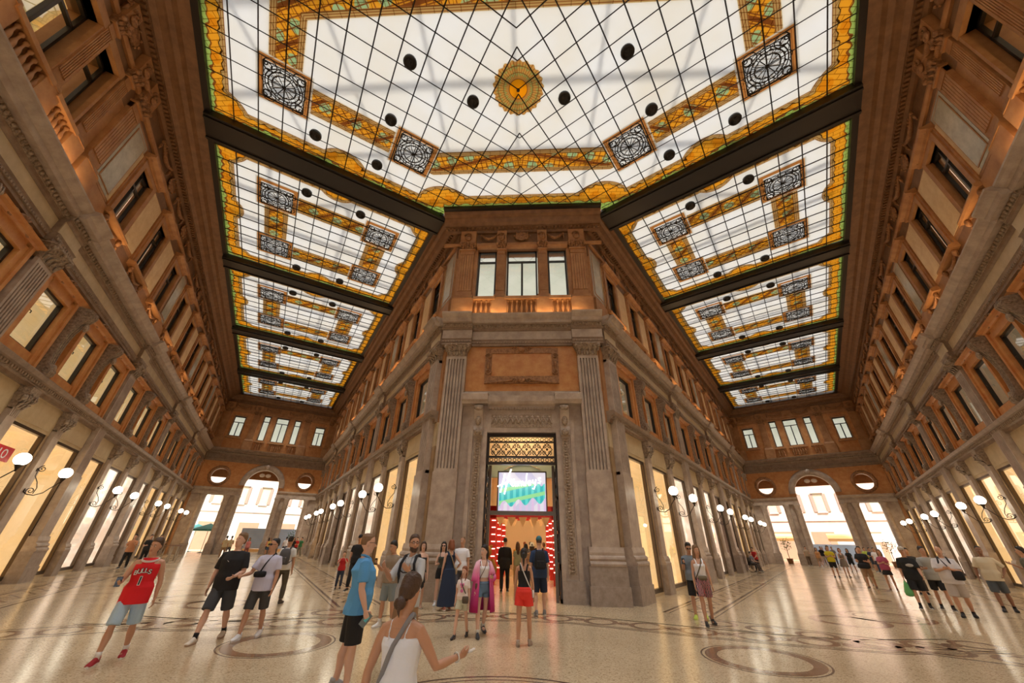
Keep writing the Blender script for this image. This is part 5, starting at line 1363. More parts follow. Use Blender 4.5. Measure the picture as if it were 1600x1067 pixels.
def backpack(info, m, label, sm=None, sc=1.0, y0=-.115):
    up, LM = info['up'], info['LM']; g = MB(); rows = []
    for z, a, b in ((1.0,.12,.05),(1.03,.15,.075),(1.15,.155,.085),(1.3,.145,.075),(1.4,.12,.055),(1.43,.06,.03)):
        rows.append([tuple(up((a*sc*math.copysign(abs(math.cos(q))**.6, math.cos(q)), y0-.07-.0+b*sc*math.copysign(abs(math.sin(q))**.6, math.sin(q)), z))) for q in [2*PI*j/18 for j in range(18)]])
    root = empty('backpack', info['root'].matrix_basis.copy()); tag(root, label, 'backpack')
    g.loft(rows, 0, M=LM); g.build('bag_body', m, root, fix=False)
    g = MB(); g.loft([[tuple(up((q[0], y0-.155-.0, q[1]))) for q in ((-.1,1.05),(.1,1.05),(.1,1.2),(-.1,1.2))], [tuple(up((q[0], y0-.185, q[1]))) for q in ((-.08,1.06),(.08,1.06),(.08,1.19),(-.08,1.19))]], 0, False, M=LM); g.build('pocket', m, root, fix=False)
    for sd in (1, -1):
        g = MB(); g.tube([up((sd*.08,-.15,1.40)), up((sd*.095,-.06,1.475)), up((sd*.10,.05,1.46)), up((sd*.115,.135,1.36)), up((sd*.135,.13,1.22)), up((sd*.165,.03,1.10)), up((sd*.12,-.14,1.04))], .021, 7, M=LM, flat=1.0); g.build('shoulder_strap', sm or m, root, fix=False)
    return root
def crossbody(info, sd, m, label, bag=(.0,.15,1.0), size=(.11,.04,.08), sm=None, name='shoulder_bag', w_=.014, e=.03):
    """strap from the shoulder on side sd down to the opposite hip, with a bag"""
    up, LM = info['up'], info['LM']; it = info['interp']
    root = empty(name, info['root'].matrix_basis.copy()); tag(root, label, 'bag')
    g = MB(); pts = []
    for j in range(25):
        a = 2*PI*j/24; q = (1+math.cos(a))/2        # q=1 over the shoulder
        z = .98 + (1.475-.98)*q; hw, hd, o = it(min(z, 1.44)); hw = max(hw, .13); hd = max(hd, .10)
        xx = sd*(-.155+.235*q); yy = math.sin(a)*(hd+e)*1.02*math.sqrt(max(.0, 1-min(1, (xx/(hw+e))**2)*.8)) + o
        pts.append(up((xx, yy, z)))
    g.tube(pts, w_, 6, M=LM); g.build('strap', sm or m, root, fix=False)
    g = MB(); c = bag; rows = []
    for z, f_ in ((-1,.55),(-.85,.9),(0,1),(.85,.92),(1,.6)):
        rows.append([tuple(up((c[0]+size[0]*f_*math.copysign(abs(math.cos(q))**.6, math.cos(q)), c[1]+size[1]*f_*math.copysign(abs(math.sin(q))**.6, math.sin(q)), c[2]+size[2]*z))) for q in [2*PI*j/16 for j in range(16)]])
    g.loft(rows, 0, M=LM); g.build('bag_body', m, root, fix=False); return root
def phone(info, sd, label, col=BLK, tilt=0):
    J = info['J']; g = MB(); fd = J['fd', sd]; p = J['wr', sd] + fd*.10
    g.box(-.037, .037, -.005, .005, -.07, .07, 0, info['LM'] @ T(*(p)) @ RZ(0) @ RX(R(tilt)) @ T(0,.0,.02)); return worn(info, 'phone', g, cloth(col, .2), label, 'phone')
# face: degrees counter-clockwise, 0 looks away from the camera, 180 towards it
RED = (.72,.012,.02)
# -- young man in the red vest
p = person(-6.28, 7.05, 1.70, 212, 'young man in red basketball vest, ripped pale denim shorts, red high trainers, walking', skin='m', legs=((16,8),(-12,10)), arms=((18,16,72,.25),(-8,14,14,0)), head=(-18,4),
           hair=('short','b'), top=('vest',RED,.78), bottom=('shorts',(.42,.58,.74),.98,1.12), shoes=(.35,.01,.02), sole=(.8,.78,.75), socks=((.8,.8,.8),.2))
LM, up = p['LM'], p['up']
def flat_text(info, txt, size, x, z, m, off=.012, yb=None, name='lettering', ext=.003, back=False, out=0.0):
    c = bpy.data.curves.new(name, 'FONT'); c.body = txt; c.size = size; c.align_x = 'CENTER'; c.extrude = ext; c.offset = out
    o = bpy.data.objects.new(name, c); COL.objects.link(o); bpy.context.view_layer.update()
    me = bpy.data.meshes.new_from_object(o.evaluated_get(bpy.context.evaluated_depsgraph_get())); bpy.data.objects.remove(o); bpy.data.curves.remove(c)
    me.materials.clear(); me.materials.append(m)
    it = info['interp']
    for v in me.vertices:
        px, pz, py = -(v.co.x) + x, z + v.co.y, v.co.z
        hw, hd, oo = it(pz); hw = max(hw, .15)+off; hd = max(hd, .108)+off
        yy = oo + hd*math.sqrt(max(0, 1-(px/hw)**2)) + py + .004
        v.co = info['LM'] @ Vector(info['up']((px, yy, pz)))
    return link(name, me, info['root'])
VW, VK = cloth((.82,.80,.78)), cloth((.02,.015,.02))
for ch, x, z in (('B', .105, 1.205), ('U', .055, 1.225), ('L', .01, 1.235), ('L', -.035, 1.235), ('S', -.085, 1.215)):
    flat_text(p, ch, .095, x, z, VK, .026, out=.006); flat_text(p, ch, .095, x, z, VW, .031, out=.001)
flat_text(p, '1', .17, .0, 1.06, VW, .026, out=.010); flat_text(p, '1', .17, .0, 1.06, VK, .030, out=.001)
g = MB()
for e_ in (.0, .014): g.tube([up((.118*math.cos(a), .0+.10*math.sin(a)+(.02 if math.sin(a) > 0 else 0), 1.45-.045*max(0, math.sin(a))-e_*1.2)) for a in [2*PI*j/20 for j in range(21)]], .007, 5, M=LM)
part(p, 'neck_trim', g, VW)
phone(p, 1, 'black phone in the right hand of the man in the red vest')
# -- three young men, left
p = person(-5.83, 8.5, 1.84, 196, 'broad young man in black t-shirt and charcoal shorts with cream shoes, striding', wide=1.14, skin='f', legs=((22,6),(-14,12)), arms=((-6,14,14,0),(12,12,62,.35)), head=(-24,-4),
           hair=('short','l'), top=('tee',BLK,.82,.80), bottom=('shorts',(.05,.055,.065),1.0,1.15), shoes=(.66,.58,.48), sole=(.42,.30,.22), socks=(BLK,.18))
g = MB(); c_ = p['up']((.03,.158,1.28)); g.tube([c_+Vector((-.02,0,0)), c_+Vector((0,.003,-.008)), c_+Vector((.03,0,.014))], [.002,.005,.001], 5, M=p['LM']); part(p, 'chest_mark', g, VW)
p = person(-5.22, 8.75, 1.72, 192, 'young man in lavender t-shirt with black crossbody bag and dark shorts, holding out his hand', skin='m', legs=((14,6),(-10,10)), arms=((20,18,62,-.1),(4,10,14,0)), head=(-38,0), glasses='sun',
           hair=('fringe','k'), top=('tee',(.58,.58,.74),.72,.80), bottom=('shorts',(.05,.05,.05),1.0,1.1), shoes=(.75,.75,.76), sole=(.8,.8,.8))
crossbody(p, -1, cloth(BLK), 'black crossbody bag across the lavender t-shirt', (.06,.155,1.10), (.12,.045,.055))
p = person(-7.3, 12.8, 1.77, 12, 'man seen from behind in white t-shirt and olive trousers with grey backpack', legs=((12,10),(-16,22)), arms=('down','down'), skin='m', hair=('crop','k'), top=('tee',(.75,.73,.70)), bottom=('trousers',(.10,.085,.06),1.9), shoes=(.08,.06,.05), sole=(.05,.05,.05))
backpack(p, cloth((.09,.09,.10)), 'dark grey backpack on the man in white t-shirt walking away')
person(-7.2, 16.6, 1.26, 200, 'small boy in red t-shirt and dark jeans clasping his hands', legs=((2,2),(14,4)), arms=('face','face'), hair=('short','b'), top=('tee',(.50,.02,.02)), bottom=('trousers',(.03,.04,.07),1.9), shoes=BLK, wide=.92)
person(-6.5, 16.2, 1.86, 185, 'man in black t-shirt and black cap standing behind the blue shirted man', skin='m', arms=('down','down'), hair=('short','k'), hat=('cap',BLK), top=('tee',BLK), bottom=('trousers',BLK,1.9), shoes=BLK)
# -- man in the blue shirt
BLUE = cloth((.10,.34,.68))
p = person(-2.13, 6.2, 1.80, 298, 'heavy man with glasses in sky blue short sleeved shirt and black shorts holding a phone', wide=1.22, legs=((3,2),(-4,4)), arms=((0,12,22,0),(-4,14,26,0)), head=(4,2), glasses='clear',
           hair=('crop','l'), top=('shirt',BLUE,.74,.80), bottom=('shorts',BLK,1.0,1.15), shoes=(.4,.4,.42), sole=(.7,.7,.7))
J = p['J']; g = MB(); c_ = J['wr', 1] + J['fd', 1]*.10
g.box(-.006, .006, -.042, .042, -.08, .08, 0, p['LM'] @ T(*c_) @ RX(R(-38)) @ T(0,0,-.02)); ph = worn(p, 'phone', g, cloth((.16,.20,.22), .2), 'phone in a clear case hanging from the blue shirted man\'s hand', 'phone')
g = MB(); g.box(.006, .008, -.02, .02, -.02, .05, 0, p['LM'] @ T(*c_) @ RX(R(-38)) @ T(0,0,-.02)); g.build('sticker', cloth((.1,.5,.55), .4), ph, fix=False)
p = person(-3.0, 10.1, 1.70, 160, 'man in khaki t-shirt and grey denim shorts looking down at a phone', skin='m', legs=((3,2),(-6,6)), arms=('hold','bent'), head=(-10,18), hair=('short','k'), top=('tee',(.28,.22,.16)), bottom=('shorts',(.22,.27,.30),.95,1.1), shoes=(.75,.75,.72), socks=((.75,.75,.75),.2))
phone(p, 1, 'phone held up by the man in the khaki t-shirt')
GREYS = cloth((.50,.51,.52))
p = person(-1.62, 6.9, 1.80, 168, 'bearded man with tied back hair in light grey shirt with backpack straps, gesturing', skin='m', legs=((2,2),(-4,4)), arms=((34,16,96,.1),(30,10,98,.45)), head=(38,-3), beard='b', glasses='clear',
           hair=('bun','b'), top=('shirt',GREYS,.95,.80), bottom=('shorts',(.33,.20,.11),.95,1.1), shoes=(.1,.1,.12))
r_ = backpack(p, cloth((.015,.015,.02)), 'black backpack worn by the bearded man in the grey shirt')
g = MB(); g.tube([p['up']((.13,.135,1.27)), p['up']((.05,.150,1.24)), p['up']((-.05,.150,1.25)), p['up']((-.13,.135,1.29))], .009, 5, M=p['LM'], ); g.build('chest_strap', VK, r_, fix=False)
g = MB(); g.tube([p['up']((-.06,.10,1.45)), p['up']((-.03,.150,1.30)), p['up']((0,.155,1.20)), p['up']((.03,.150,1.30)), p['up']((.06,.10,1.45))], .003, 4, M=p['LM']); g.box(-.035, .035, .150, .157, 1.09, 1.19, 1, p['LM']); worn(p, 'lanyard_badge', g, [VK, VW], 'white badge on a black lanyard on the grey shirt', 'badge')
# -- woman in the white camisole, nearest
WTOP = cloth((.82,.88,1.0))
p = person(-.56, 3.2, 1.51, -8, 'woman seen from behind in white camisole and pale jeans, brown hair in low bun', sex='f', skin='m', legs=((2,2),(-3,4)), arms=((22,26,74,-.35),(-2,18,6,.0)), head=(-7,18), wide=1.14,
           hair=('lowbun','b'), top=('tank',WTOP,.99,.007), bottom=('trousers',cloth((.36,.50,.70), var=(.46,.60,.78), vscale=8),1.9), shoes=(.8,.8,.8), vox=.006)
r_ = crossbody(p, 1, cloth((.25,.25,.27)), 'small bag on a wide grey strap crossing the white camisole', (-.20,.05,.90), (.05,.09,.08), w_=.020, e=.018)
g = MB(); J = p['J']; q = J['wr', 1]; fd = J['fd', 1]; n_ = fd.orthogonal().normalized(); n2 = fd.cross(n_)
g.tube([q - fd*.02 + (n_*math.cos(a)+n2*math.sin(a))*.033 for a in [2*PI*j/14 for j in range(15)]], .006, 6, M=p['LM']); part(p, 'bracelet', g, cloth((.7,.66,.6), .4))
g = MB(); g.tube([q+fd*.12-fd*.0, q+fd*.20], [.010,.012], 6, M=p['LM']); worn(p, 'tissue', g, VW, 'small white item held in the camisole woman\'s right hand', 'tissue')
# -- women along the plinth left of the door
person(-2.95, 12.6, 1.68, 200, 'woman in black strapless top and black skirt leaning by the pilaster', sex='f', arms=('down','down'), hair=('bob','b'), top=('strapless',BLK), bottom=('skirt',BLK,.66,.04), shoes=(.5,.3,.2))
p = person(-2.48, 13.35, 1.68, 186, 'woman with sunglasses, dark green vest and black shorts holding a cup', sex='f', arms=('bent','hold'), legs=((6,4),(-4,4)), glasses='sun', hair=('long','k'), top=('tank',(.06,.065,.05),.98), bottom=('shorts',BLK,.45), shoes=(.6,.6,.62), socks=((.7,.7,.7),.15))
g = MB(); c_ = p['J']['wr', -1] + p['J']['fd', -1]*.09; g.lathe([(.03,-.05),(.038,.06),(.03,.06)], tuple(c_), 10, M=p['LM']); worn(p, 'drink_cup', g, cloth((.6,.6,.5)), 'pale cup in the hand of the woman with sunglasses', 'cup')
person(-1.92, 13.6, 1.84, 175, 'man in white t-shirt with dark lanyard behind the woman in the navy dress', skin='m', hair=('crop','l'), top=('tee',WHITE), bottom=('shorts',(.1,.1,.12),.95), shoes=(.2,.2,.2))
p = person(-2.08, 12.55, 1.74, 30, 'woman in long navy sleeveless dress, hand on hip, seen from behind', sex='f', skin='f', arms=('hip','down'), hair=('bob','r'), top=('dress',(.015,.028,.065),.10,.12), bottom=('none',BLK), shoes=(.35,.12,.08))
crossbody(p, -1, cloth((.45,.33,.2)), 'tan bag strap across the navy dress', (.19,.0,.95), (.04,.09,.09))
# -- girl and woman with pink wrap
p = person(-1.12, 9.35, 1.25, 172, 'girl with braids in white t-shirt with a pink print and pale shorts, in black sandals', sex='f', wide=.95, legs=((18,6),(-12,12)), arms=('down','down'), head=(-8,0), hair=('braids','r'), top=('tee',(.78,.68,.64),.6,.92), bottom=('shorts',(.55,.55,.42),.55,1.15), shoes=(.03,.025,.025), sole=(.02,.02,.02))
g = MB()
for c_, r in (((0,1.25),(.045,.03)), ((-.04,1.31),(.025,.04)), ((.04,1.31),(.025,.04)), ((0,1.15),(.05,.045))): g.ball((c_[0], .148, c_[1]), (r[0], .012, r[1]), 8, 5, M=p['LM'])
part(p, 'shirt_print', g, cloth((.75,.18,.42)))
crossbody(p, 1, cloth((.10,.075,.05)), 'brown shoulder bag hanging at the girl\'s hip', (-.12,.12,.93), (.10,.05,.09))
PINK = (.72,.10,.36)
p = person(-.72, 9.55, 1.66, 200, 'woman in white cropped top and blue denim shorts under an open pink wrap, looking aside', sex='f', legs=((14,4),(-16,14)), arms=('down','bent'), head=(-50,0), hair=('pony','k'), top=('crop',WHITE), bottom=('shorts',(.13,.22,.34),.42), shoes=(.03,.03,.035), sole=(.1,.1,.1), socks=((.7,.7,.7),.15))
def pinkm():
    m = cloth((.80,.42,.52)); nt = m.node_tree; tc = nt.nodes.new('ShaderNodeTexCoord'); sp = nt.nodes.new('ShaderNodeSeparateXYZ'); rp = nt.nodes.new('ShaderNodeValToRGB')
    nt.links.new(tc.outputs['Object'], sp.inputs[0]); mr = nt.nodes.new('ShaderNodeMapRange'); mr.inputs[1].default_value = .5; mr.inputs[2].default_value = 1.45
    nt.links.new(sp.outputs[2], mr.inputs[0]); nt.links.new(mr.outputs[0], rp.inputs[0]); e = rp.color_ramp.elements
    e[0].position = 0; e[0].color = (.42,.01,.13,1); e[1].position = 1; e[1].color = (.84,.62,.64,1); q = rp.color_ramp.elements.new(.55); q.color = (.75,.12,.34,1)
    nt.links.new(rp.outputs[0], nt.nodes['Principled BSDF'].inputs['Base Color']); return m
g = MB(); rows = []
for z, a, b, op in ((1.46,.09,.07,.9),(1.42,.17,.10,.75),(1.30,.21,.13,.6),(1.1,.22,.14,.55),(.9,.25,.17,.5),(.6,.28,.2,.5),(.45,.29,.21,.5)):
    rows.append([(a*math.sin(t_), -b*math.cos(t_), z) for t_ in [-(PI-op)+(2*(PI-op))*j/24 for j in range(25)]])
g.loft(rows, 0, True, False, False, M=p['LM'])
for sd in (1, -1):
    J = p['J']; g.tube([J['sh', sd]+Vector((-sd*.03,0,.02)), J['sh', sd].lerp(J['el', sd],.5), J['el', sd], J['el', sd].lerp(J['wr', sd],.25)], [.075,.085,.09,.095], 12, M=p['LM'])
o = g.build('pink_wrap', pinkm(), p['root'], fix=False); md = o.modifiers.new('thickness', 'SOLIDIFY'); md.thickness = .006
crossbody(p, -1, cloth((.12,.06,.04)), 'thin brown strap bag on the woman in the pink wrap', (.17,.06,.93), (.04,.07,.07), w_=.007, e=.02)
# -- at the shop door
p = person(.20, 8.85, 1.60, -3, 'woman from behind in black vest and bright red shorts with a white bag strap', sex='f', skin='m', legs=((4,2),(-4,6)), arms=('down','down'), hair=('pony','k'), top=('tank',BLK,.99,.022), bottom=('shorts',(.80,.045,.03),.52,1.2), shoes=(.38,.30,.24), sole=(.3,.22,.18))
crossbody(p, -1, cloth((.7,.7,.72)), 'small white bag at the red shorts woman\'s right hip', (.20,.0,.90), (.025,.05,.07), w_=.012, e=.016)
p = person(.58, 12.2, 1.86, 6, 'tall man from behind in navy t-shirt, navy shorts and teal cap', legs=((5,4),(-5,8)), skin='f', hair=('crop','b'), hat=('cap',(.05,.16,.19)), top=('tee',(.02,.045,.11),.8,.80), bottom=('shorts',(.01,.02,.05),1.0,1.15), shoes=(.2,.2,.2), sole=(.4,.4,.4))
r_ = backpack(p, cloth(BLK), 'black backpack on the man in the teal cap')
person(-.72, 17.0, 1.86, 5, 'man in black suit seen from behind just inside the shop', hair=('crop','k'), top=('jacket',BLK), bottom=('trousers',BLK,1.95), shoes=BLK)
person(-.25, 18.6, 1.68, 8, 'woman from behind in pale green top and patterned tan trousers inside the shop', sex='f', hair=('long','b'), top=('tee',(.30,.36,.26)), bottom=('trousers',(.35,.27,.14),1.9,1.3), shoes=(.2,.1,.1))
person(.12, 17.4, 1.64, 0, 'woman from behind with dark hair and blue grey vest inside the shop', sex='f', skin='m', hair=('bob','k'), top=('tank',(.10,.13,.2)), bottom=('shorts',(.1,.13,.2),.6), shoes=(.2,.1,.1))
person(.38, 16.2, 1.68, 0, 'woman from behind in white sun hat and tan top inside the shop', sex='f', hair=('bob','b'), hat=('sun',(.8,.76,.62)), top=('tee',(.50,.30,.15)), bottom=('skirt',(.45,.32,.18),.6), shoes=(.2,.1,.1))
for i, (x, y, c, s_) in enumerate(((-.35,21.5,(.6,.3,.05),'orange'), (.3,22.5,(.12,.13,.15),'charcoal'), (.95,20.4,(.55,.03,.03),'red'), (-.05,24.5,(.7,.6,.4),'cream'))):
    person(x, y, 1.7, 10*i, 'shopper in %s t-shirt deep inside the shop' % s_, hair=('short','kblr'[i]), top=('tee',c), bottom=('shorts',(.1,.1,.12)))
# golden bear display beside the door inside
g = MB()
o = empty('stuffed_bear', T(-1.55, 17.6, 0)); tag(o, 'large golden brown stuffed bear standing just inside the shop door', 'toy')
FUR = mat('golden plush fur', (.50,.24,.05), .95, bump=1, bscale=60)
g.ball((0,0,.75), (.3,.26,.45)); g.ball((0,-.02,1.35), (.24,.23,.22))
for sd in (1, -1): g.ball((sd*.19,0,1.53), (.08,.05,.08)); g.tube([(sd*.25,-.02,1.05),(sd*.4,-.1,.8),(sd*.38,-.18,.6)], [.1,.09,.09], 8); g.tube([(sd*.15,0,.5),(sd*.17,-.05,.25),(sd*.17,-.12,.08)], [.14,.12,.12], 8)
b = g.build('body', FUR, o); md = b.modifiers.new('s', 'REMESH'); md.mode = 'VOXEL'; md.voxel_size = .025; md.use_smooth_shade = True
g = MB(); g.ball((0,-.23,1.3), (.1,.07,.08)); g.ball((0,-.3,1.33), (.03,.02,.02), mi=1)
for sd in (1, -1): g.ball((sd*.09,-.21,1.42), .022, 6, 5, 1)
g.build('muzzle', [GOLDP, EYEB], o)
# -- pair at the right pilaster
p = person(4.88, 12.25, 1.78, 158, 'man with sunglasses in grey blue t-shirt and black shorts looking down at a phone', skin='m', legs=((8,6),(-8,10)), arms=('hold','hold'), head=(10,16), glasses='sun', hair=('short','k'), top=('tee',(.20,.25,.30)), bottom=('shorts',BLK,.95,1.15), shoes=(.55,.70,.10), sole=(.7,.8,.3))
phone(p, 1, 'phone held by the man in the grey blue t-shirt')
def pattern():
    m = cloth((.60,.60,.62)); nt = m.node_tree; b = nt.nodes['Principled BSDF']; tc = nt.nodes.new('ShaderNodeTexCoord'); wv = nt.nodes.new('ShaderNodeTexWave'); wv.inputs['Scale'].default_value = 9; wv.inputs['Distortion'].default_value = 9
    rp = nt.nodes.new('ShaderNodeValToRGB'); rp.color_ramp.interpolation = 'CONSTANT'; e = rp.color_ramp.elements; e[0].color = (.02,.02,.03,1); e[1].position = .45; e[1].color = (.6,.6,.62,1); q = e.new(.8); q.color = (.6,.05,.08,1)
    nt.links.new(tc.outputs['Object'], wv.inputs[0]); nt.links.new(wv.outputs['Fac'], rp.inputs[0]); nt.links.new(rp.outputs[0], b.inputs['Base Color']); return m
p = person(4.78, 11.45, 1.72, 172, 'smiling woman in white halter top and black, white and red patterned shorts', sex='f', skin='m', legs=((12,4),(-10,8)), arms=('down','down'), head=(14,0), hair=('long','l'), top=('tank',WHITE,.99,.02), bottom=('shorts',pattern(),.72,1.15), shoes=(.02,.02,.02), sole=(.1,.1,.1))
crossbody(p, -1, cloth((.16,.13,.08)), 'olive waist bag in front of the white halter top', (.0,.16,1.02), (.11,.03,.05))
# -- wheelchair user and companion
def wheelchair(x, y, f_):
    o = empty('wheelchair', T(x, y, 0) @ RZ(R(f_))); tag(o, 'black wheelchair standing by the inner right wall', 'wheelchair')
    for sd in (1, -1):
        g = MB(); g.tube([(sd*.30, .30*math.cos(a), .31+.30*math.sin(a)) for a in [2*PI*j/24 for j in range(25)]], .015, 6)
        for k in range(8): a = k*PI/4; g.tube([(sd*.30,0,.31),(sd*.30,.3*math.cos(a),.31+.3*math.sin(a))], .004, 4)
        g.build('wheel', BLACKM, o)
        g = MB(); g.tube([(sd*.24, .45+.07*math.cos(a), .075+.07*math.sin(a)) for a in [2*PI*j/12 for j in range(13)]], .012, 5); g.build('caster', BLACKM, o)
    g = MB(); g.box(-.24, .24, -.2, .25, .44, .48); g.box(-.24, .24, -.24, -.2, .48, .95)
    for sd in (1, -1): g.tube([(sd*.25,-.34,.98),(sd*.25,-.22,.96),(sd*.25,-.22,.44),(sd*.25,.3,.46),(sd*.2,.5,.12)], .012, 5); g.tube([(sd*.27,-.2,.68),(sd*.27,.15,.68)], .02, 5)
    g.build('seat_frame', [BLACKM], o)
wheelchair(16.95, 32.6, 215)
person(16.95, 32.6, 1.6, 215, 'seated person in grey top in the wheelchair', legs=((88,86),(86,84)), arms=('lap','lap'), seat=.47, hair=('short','k'), top=('tee',(.2,.2,.22)), bottom=('trousers',(.1,.08,.07),1.9), shoes=BLK)
person(17.62, 33.3, 1.62, 120, 'person in red t-shirt standing beside the wheelchair', arms=('push','push'), lean=12, hair=('short','k'), top=('tee',(.55,.03,.03)), bottom=('trousers',(.02,.02,.02),1.9), shoes=BLK)
# -- crowd coming up the right arm
person(20.0, 28.6, 1.80, 150, 'man in yellow t-shirt and black shorts with folded arms', skin='m', arms=('cross','cross'), hair=('short','k'), top=('tee',(.62,.50,.02)), bottom=('shorts',BLK), shoes=BLK)
person(21.2, 29.3, 1.66, 160, 'woman in short grey dress with reddish hair beside the yellow t-shirt', sex='f', arms=('bent','down'), hair=('bob','r'), top=('dress',(.22,.18,.15),.62,.08), bottom=('none',BLK), shoes=(.3,.2,.15))
p = person(16.86, 21.84, 1.78, 132, 'person in black top and tan shorts clutching a large black bag', skin='m', arms=('bent','bent'), hair=('short','k'), top=('tee',BLK), bottom=('shorts',(.36,.22,.12),1.0), shoes=(.15,.08,.05), wide=1.1)
g = MB(); g.loft([[p['up']((a*math.cos(q), .24+b*math.sin(q), z)) for q in [2*PI*j/14 for j in range(14)]] for z, a, b in ((.82,.16,.04),(.86,.24,.07),(1.0,.22,.07),(1.04,.15,.04))], 0, M=p['LM']); worn(p, 'handbag', g, cloth(BLK), 'large black bag held in front of tan shorts', 'bag')
person(17.2, 21.1, 1.66, 138, 'woman in pink t-shirt and black short skirt, fair hair', sex='f', skin='m', arms=('cross','bent'), legs=((6,4),(-6,6)), hair=('long','l'), top=('tee',(.42,.08,.15)), bottom=('skirt',BLK,.66,.08), shoes=(.2,.1,.06))
person(18.1, 23.6, 1.70, 140, 'woman in cream top behind the person with the large black bag', sex='f', arms=('bent','down'), hair=('long','b'), top=('tee',(.6,.5,.35)), bottom=('trousers',(.5,.42,.3),1.85), shoes=(.4,.3,.2))
person(17.2, 19.6, 1.74, 140, 'man in dark printed t-shirt and grey trousers, half hidden behind the white cap', skin='m', arms=('bent','bent'), hair=('short','k'), top=('tee',(.05,.045,.04)), bottom=('trousers',(.06,.05,.045),1.85), shoes=BLK)
p = person(13.4, 15.35, 1.78, 140, 'person in white cap, black t-shirt and black shorts carrying a green bag', skin='m', arms=('down','fwd'), legs=((12,6),(-8,8)), hat=('cap',(.5,.45,.38)), hair=('short','b'), top=('tee',(.012,.012,.012),.9,.80), bottom=('shorts',BLK,.95,1.15), shoes=BLK, wide=1.08, socks=(BLK,.2))
flat_text(p, 'NY', .05, .0, .84, VW, .03); g = MB(); g.ball(tuple(p['up']((-.04,.150,1.22))), (.10,.012,.05), 10, 6, M=p['LM']); part(p, 'shirt_print', g, cloth((.45,.43,.40)))
GB = mat('green translucent bag', (.12,.42,.14), .4); q = p['J']['wr', 1]+p['J']['fd', 1]*.1
g = MB(); g.loft([[(q.x+a*math.cos(t_), q.y+b*math.sin(t_), q.z+z) for t_ in [2*PI*j/12 for j in range(12)]] for z, a, b in ((.02,.02,.02),(-.1,.06,.04),(-.3,.12,.08),(-.4,.11,.07),(-.43,.05,.04))], 0, M=p['LM']); worn(p, 'shopping_bag', g, GB, 'green plastic shopping bag hanging from a hand', 'bag')
person(13.95, 15.2, 1.80, 142, 'young man in light grey printed t-shirt and black shorts between cap and bald man', skin='m', arms=('bent','hip'), legs=((-8,6),(10,4)), hair=('short','k'), top=('tee',(.38,.37,.33),.75,.80), bottom=('shorts',BLK,.9,1.1), shoes=BLK, sole=(.6,.6,.6), socks=(BLK,.15), head=(25,0))
p = person(13.15, 13.75, 1.80, 138, 'heavy bald man in white t-shirt and beige shorts with a black crossbody bag', wide=1.28, skin='m', arms=('cross','cross'), legs=((6,3),(-8,6)), hair=('bald','g'), top=('tee',(.62,.58,.58),.85,.80), bottom=('shorts',(.46,.40,.36),1.0,1.15), shoes=(.015,.015,.018), sole=(.02,.02,.02), socks=(BLK,.35))
crossbody(p, 1, cloth(BLK), 'black crossbody bag on the bald man', (-.17,.20,1.02), (.12,.05,.12)); backpack(p, cloth((.02,.02,.025)), 'dark backpack on the bald man')
person(15.75, 15.1, 1.84, 136, 'dark haired man in cream t-shirt and grey shorts, arms hanging', skin='d', wide=1.1, arms=('wide','hip'), legs=((6,3),(-6,6)), hair=('fringe','k'), top=('tee',(.62,.52,.36),.85,.80), bottom=('shorts',(.08,.09,.10),.98,1.1), shoes=BLK, sole=BLK, socks=(BLK,.15))
person(17.3, 15.3, 1.84, 40, 'man in olive t-shirt cut by the right edge of the view, facing the wall', skin='m', arms=('hold','down'), hair=('short','k'), top=('tee',(.12,.11,.07)), bottom=('shorts',(.2,.17,.12)), shoes=BLK)
# -- small distant figures, each with clothes of its own
FAR = [(28.5,44.2,'m','tan t-shirt and brown shorts',(.4,.3,.2),(.12,.08,.05),'k'), (28.7,43.0,'f','dark vest with pink edges, brown skirt',(.05,.03,.06),(.2,.1,.08),'k'), (31.6,46.6,'m','black t-shirt and beige shorts',BLK,(.5,.42,.33),'k'), (32.3,45.9,'m','grey shirt and dark trousers',(.2,.2,.2),(.06,.06,.07),'b'),
       (34.2,50.4,'f','pale yellow dress',(.6,.55,.35),(.5,.4,.3),'l'), (27.3,40.8,'f','orange top and tan skirt',(.5,.25,.1),(.3,.2,.12),'b'), (33.3,48.2,'f','mint top',(.3,.55,.4),(.1,.1,.15),'k'), (28.4,36.0,'m','navy t-shirt and navy shorts',(.03,.04,.08),(.03,.04,.07),'k'), (29.8,37.2,'f','pink blouse and white trousers',(.6,.25,.3),(.7,.68,.64),'l'),
       (27.0,33.8,'m','white t-shirt and dark jeans',WHITE,(.03,.04,.08),'k'), (30.6,39.4,'m','lime t-shirt',(.5,.62,.1),(.05,.05,.05),'b'), (26.0,35.2,'f','black dress-like top and black shorts',BLK,BLK,'k'), (34.4,50.4,'m','white shirt and grey trousers',WHITE,(.2,.2,.2),'g')]
for i, (x, y, sx, ds, tc, bc, hc) in enumerate(FAR):
    person(x, y, 1.74 if sx == 'm' else 1.64, 150+20*math.sin(i*2.1), 'distant %s in the right arm in %s' % ('man' if sx == 'm' else 'woman', ds), sex=sx, skin='m', arms=(('down','bent'),('bent','bent'),('fwd','back'))[i % 3], legs=((10,4),(-10,8)), hair=('long' if sx == 'f' else 'short', hc), top=('tee',tc), bottom=('shorts' if i % 3 else 'trousers', bc), shoes=(.2,.18,.16))
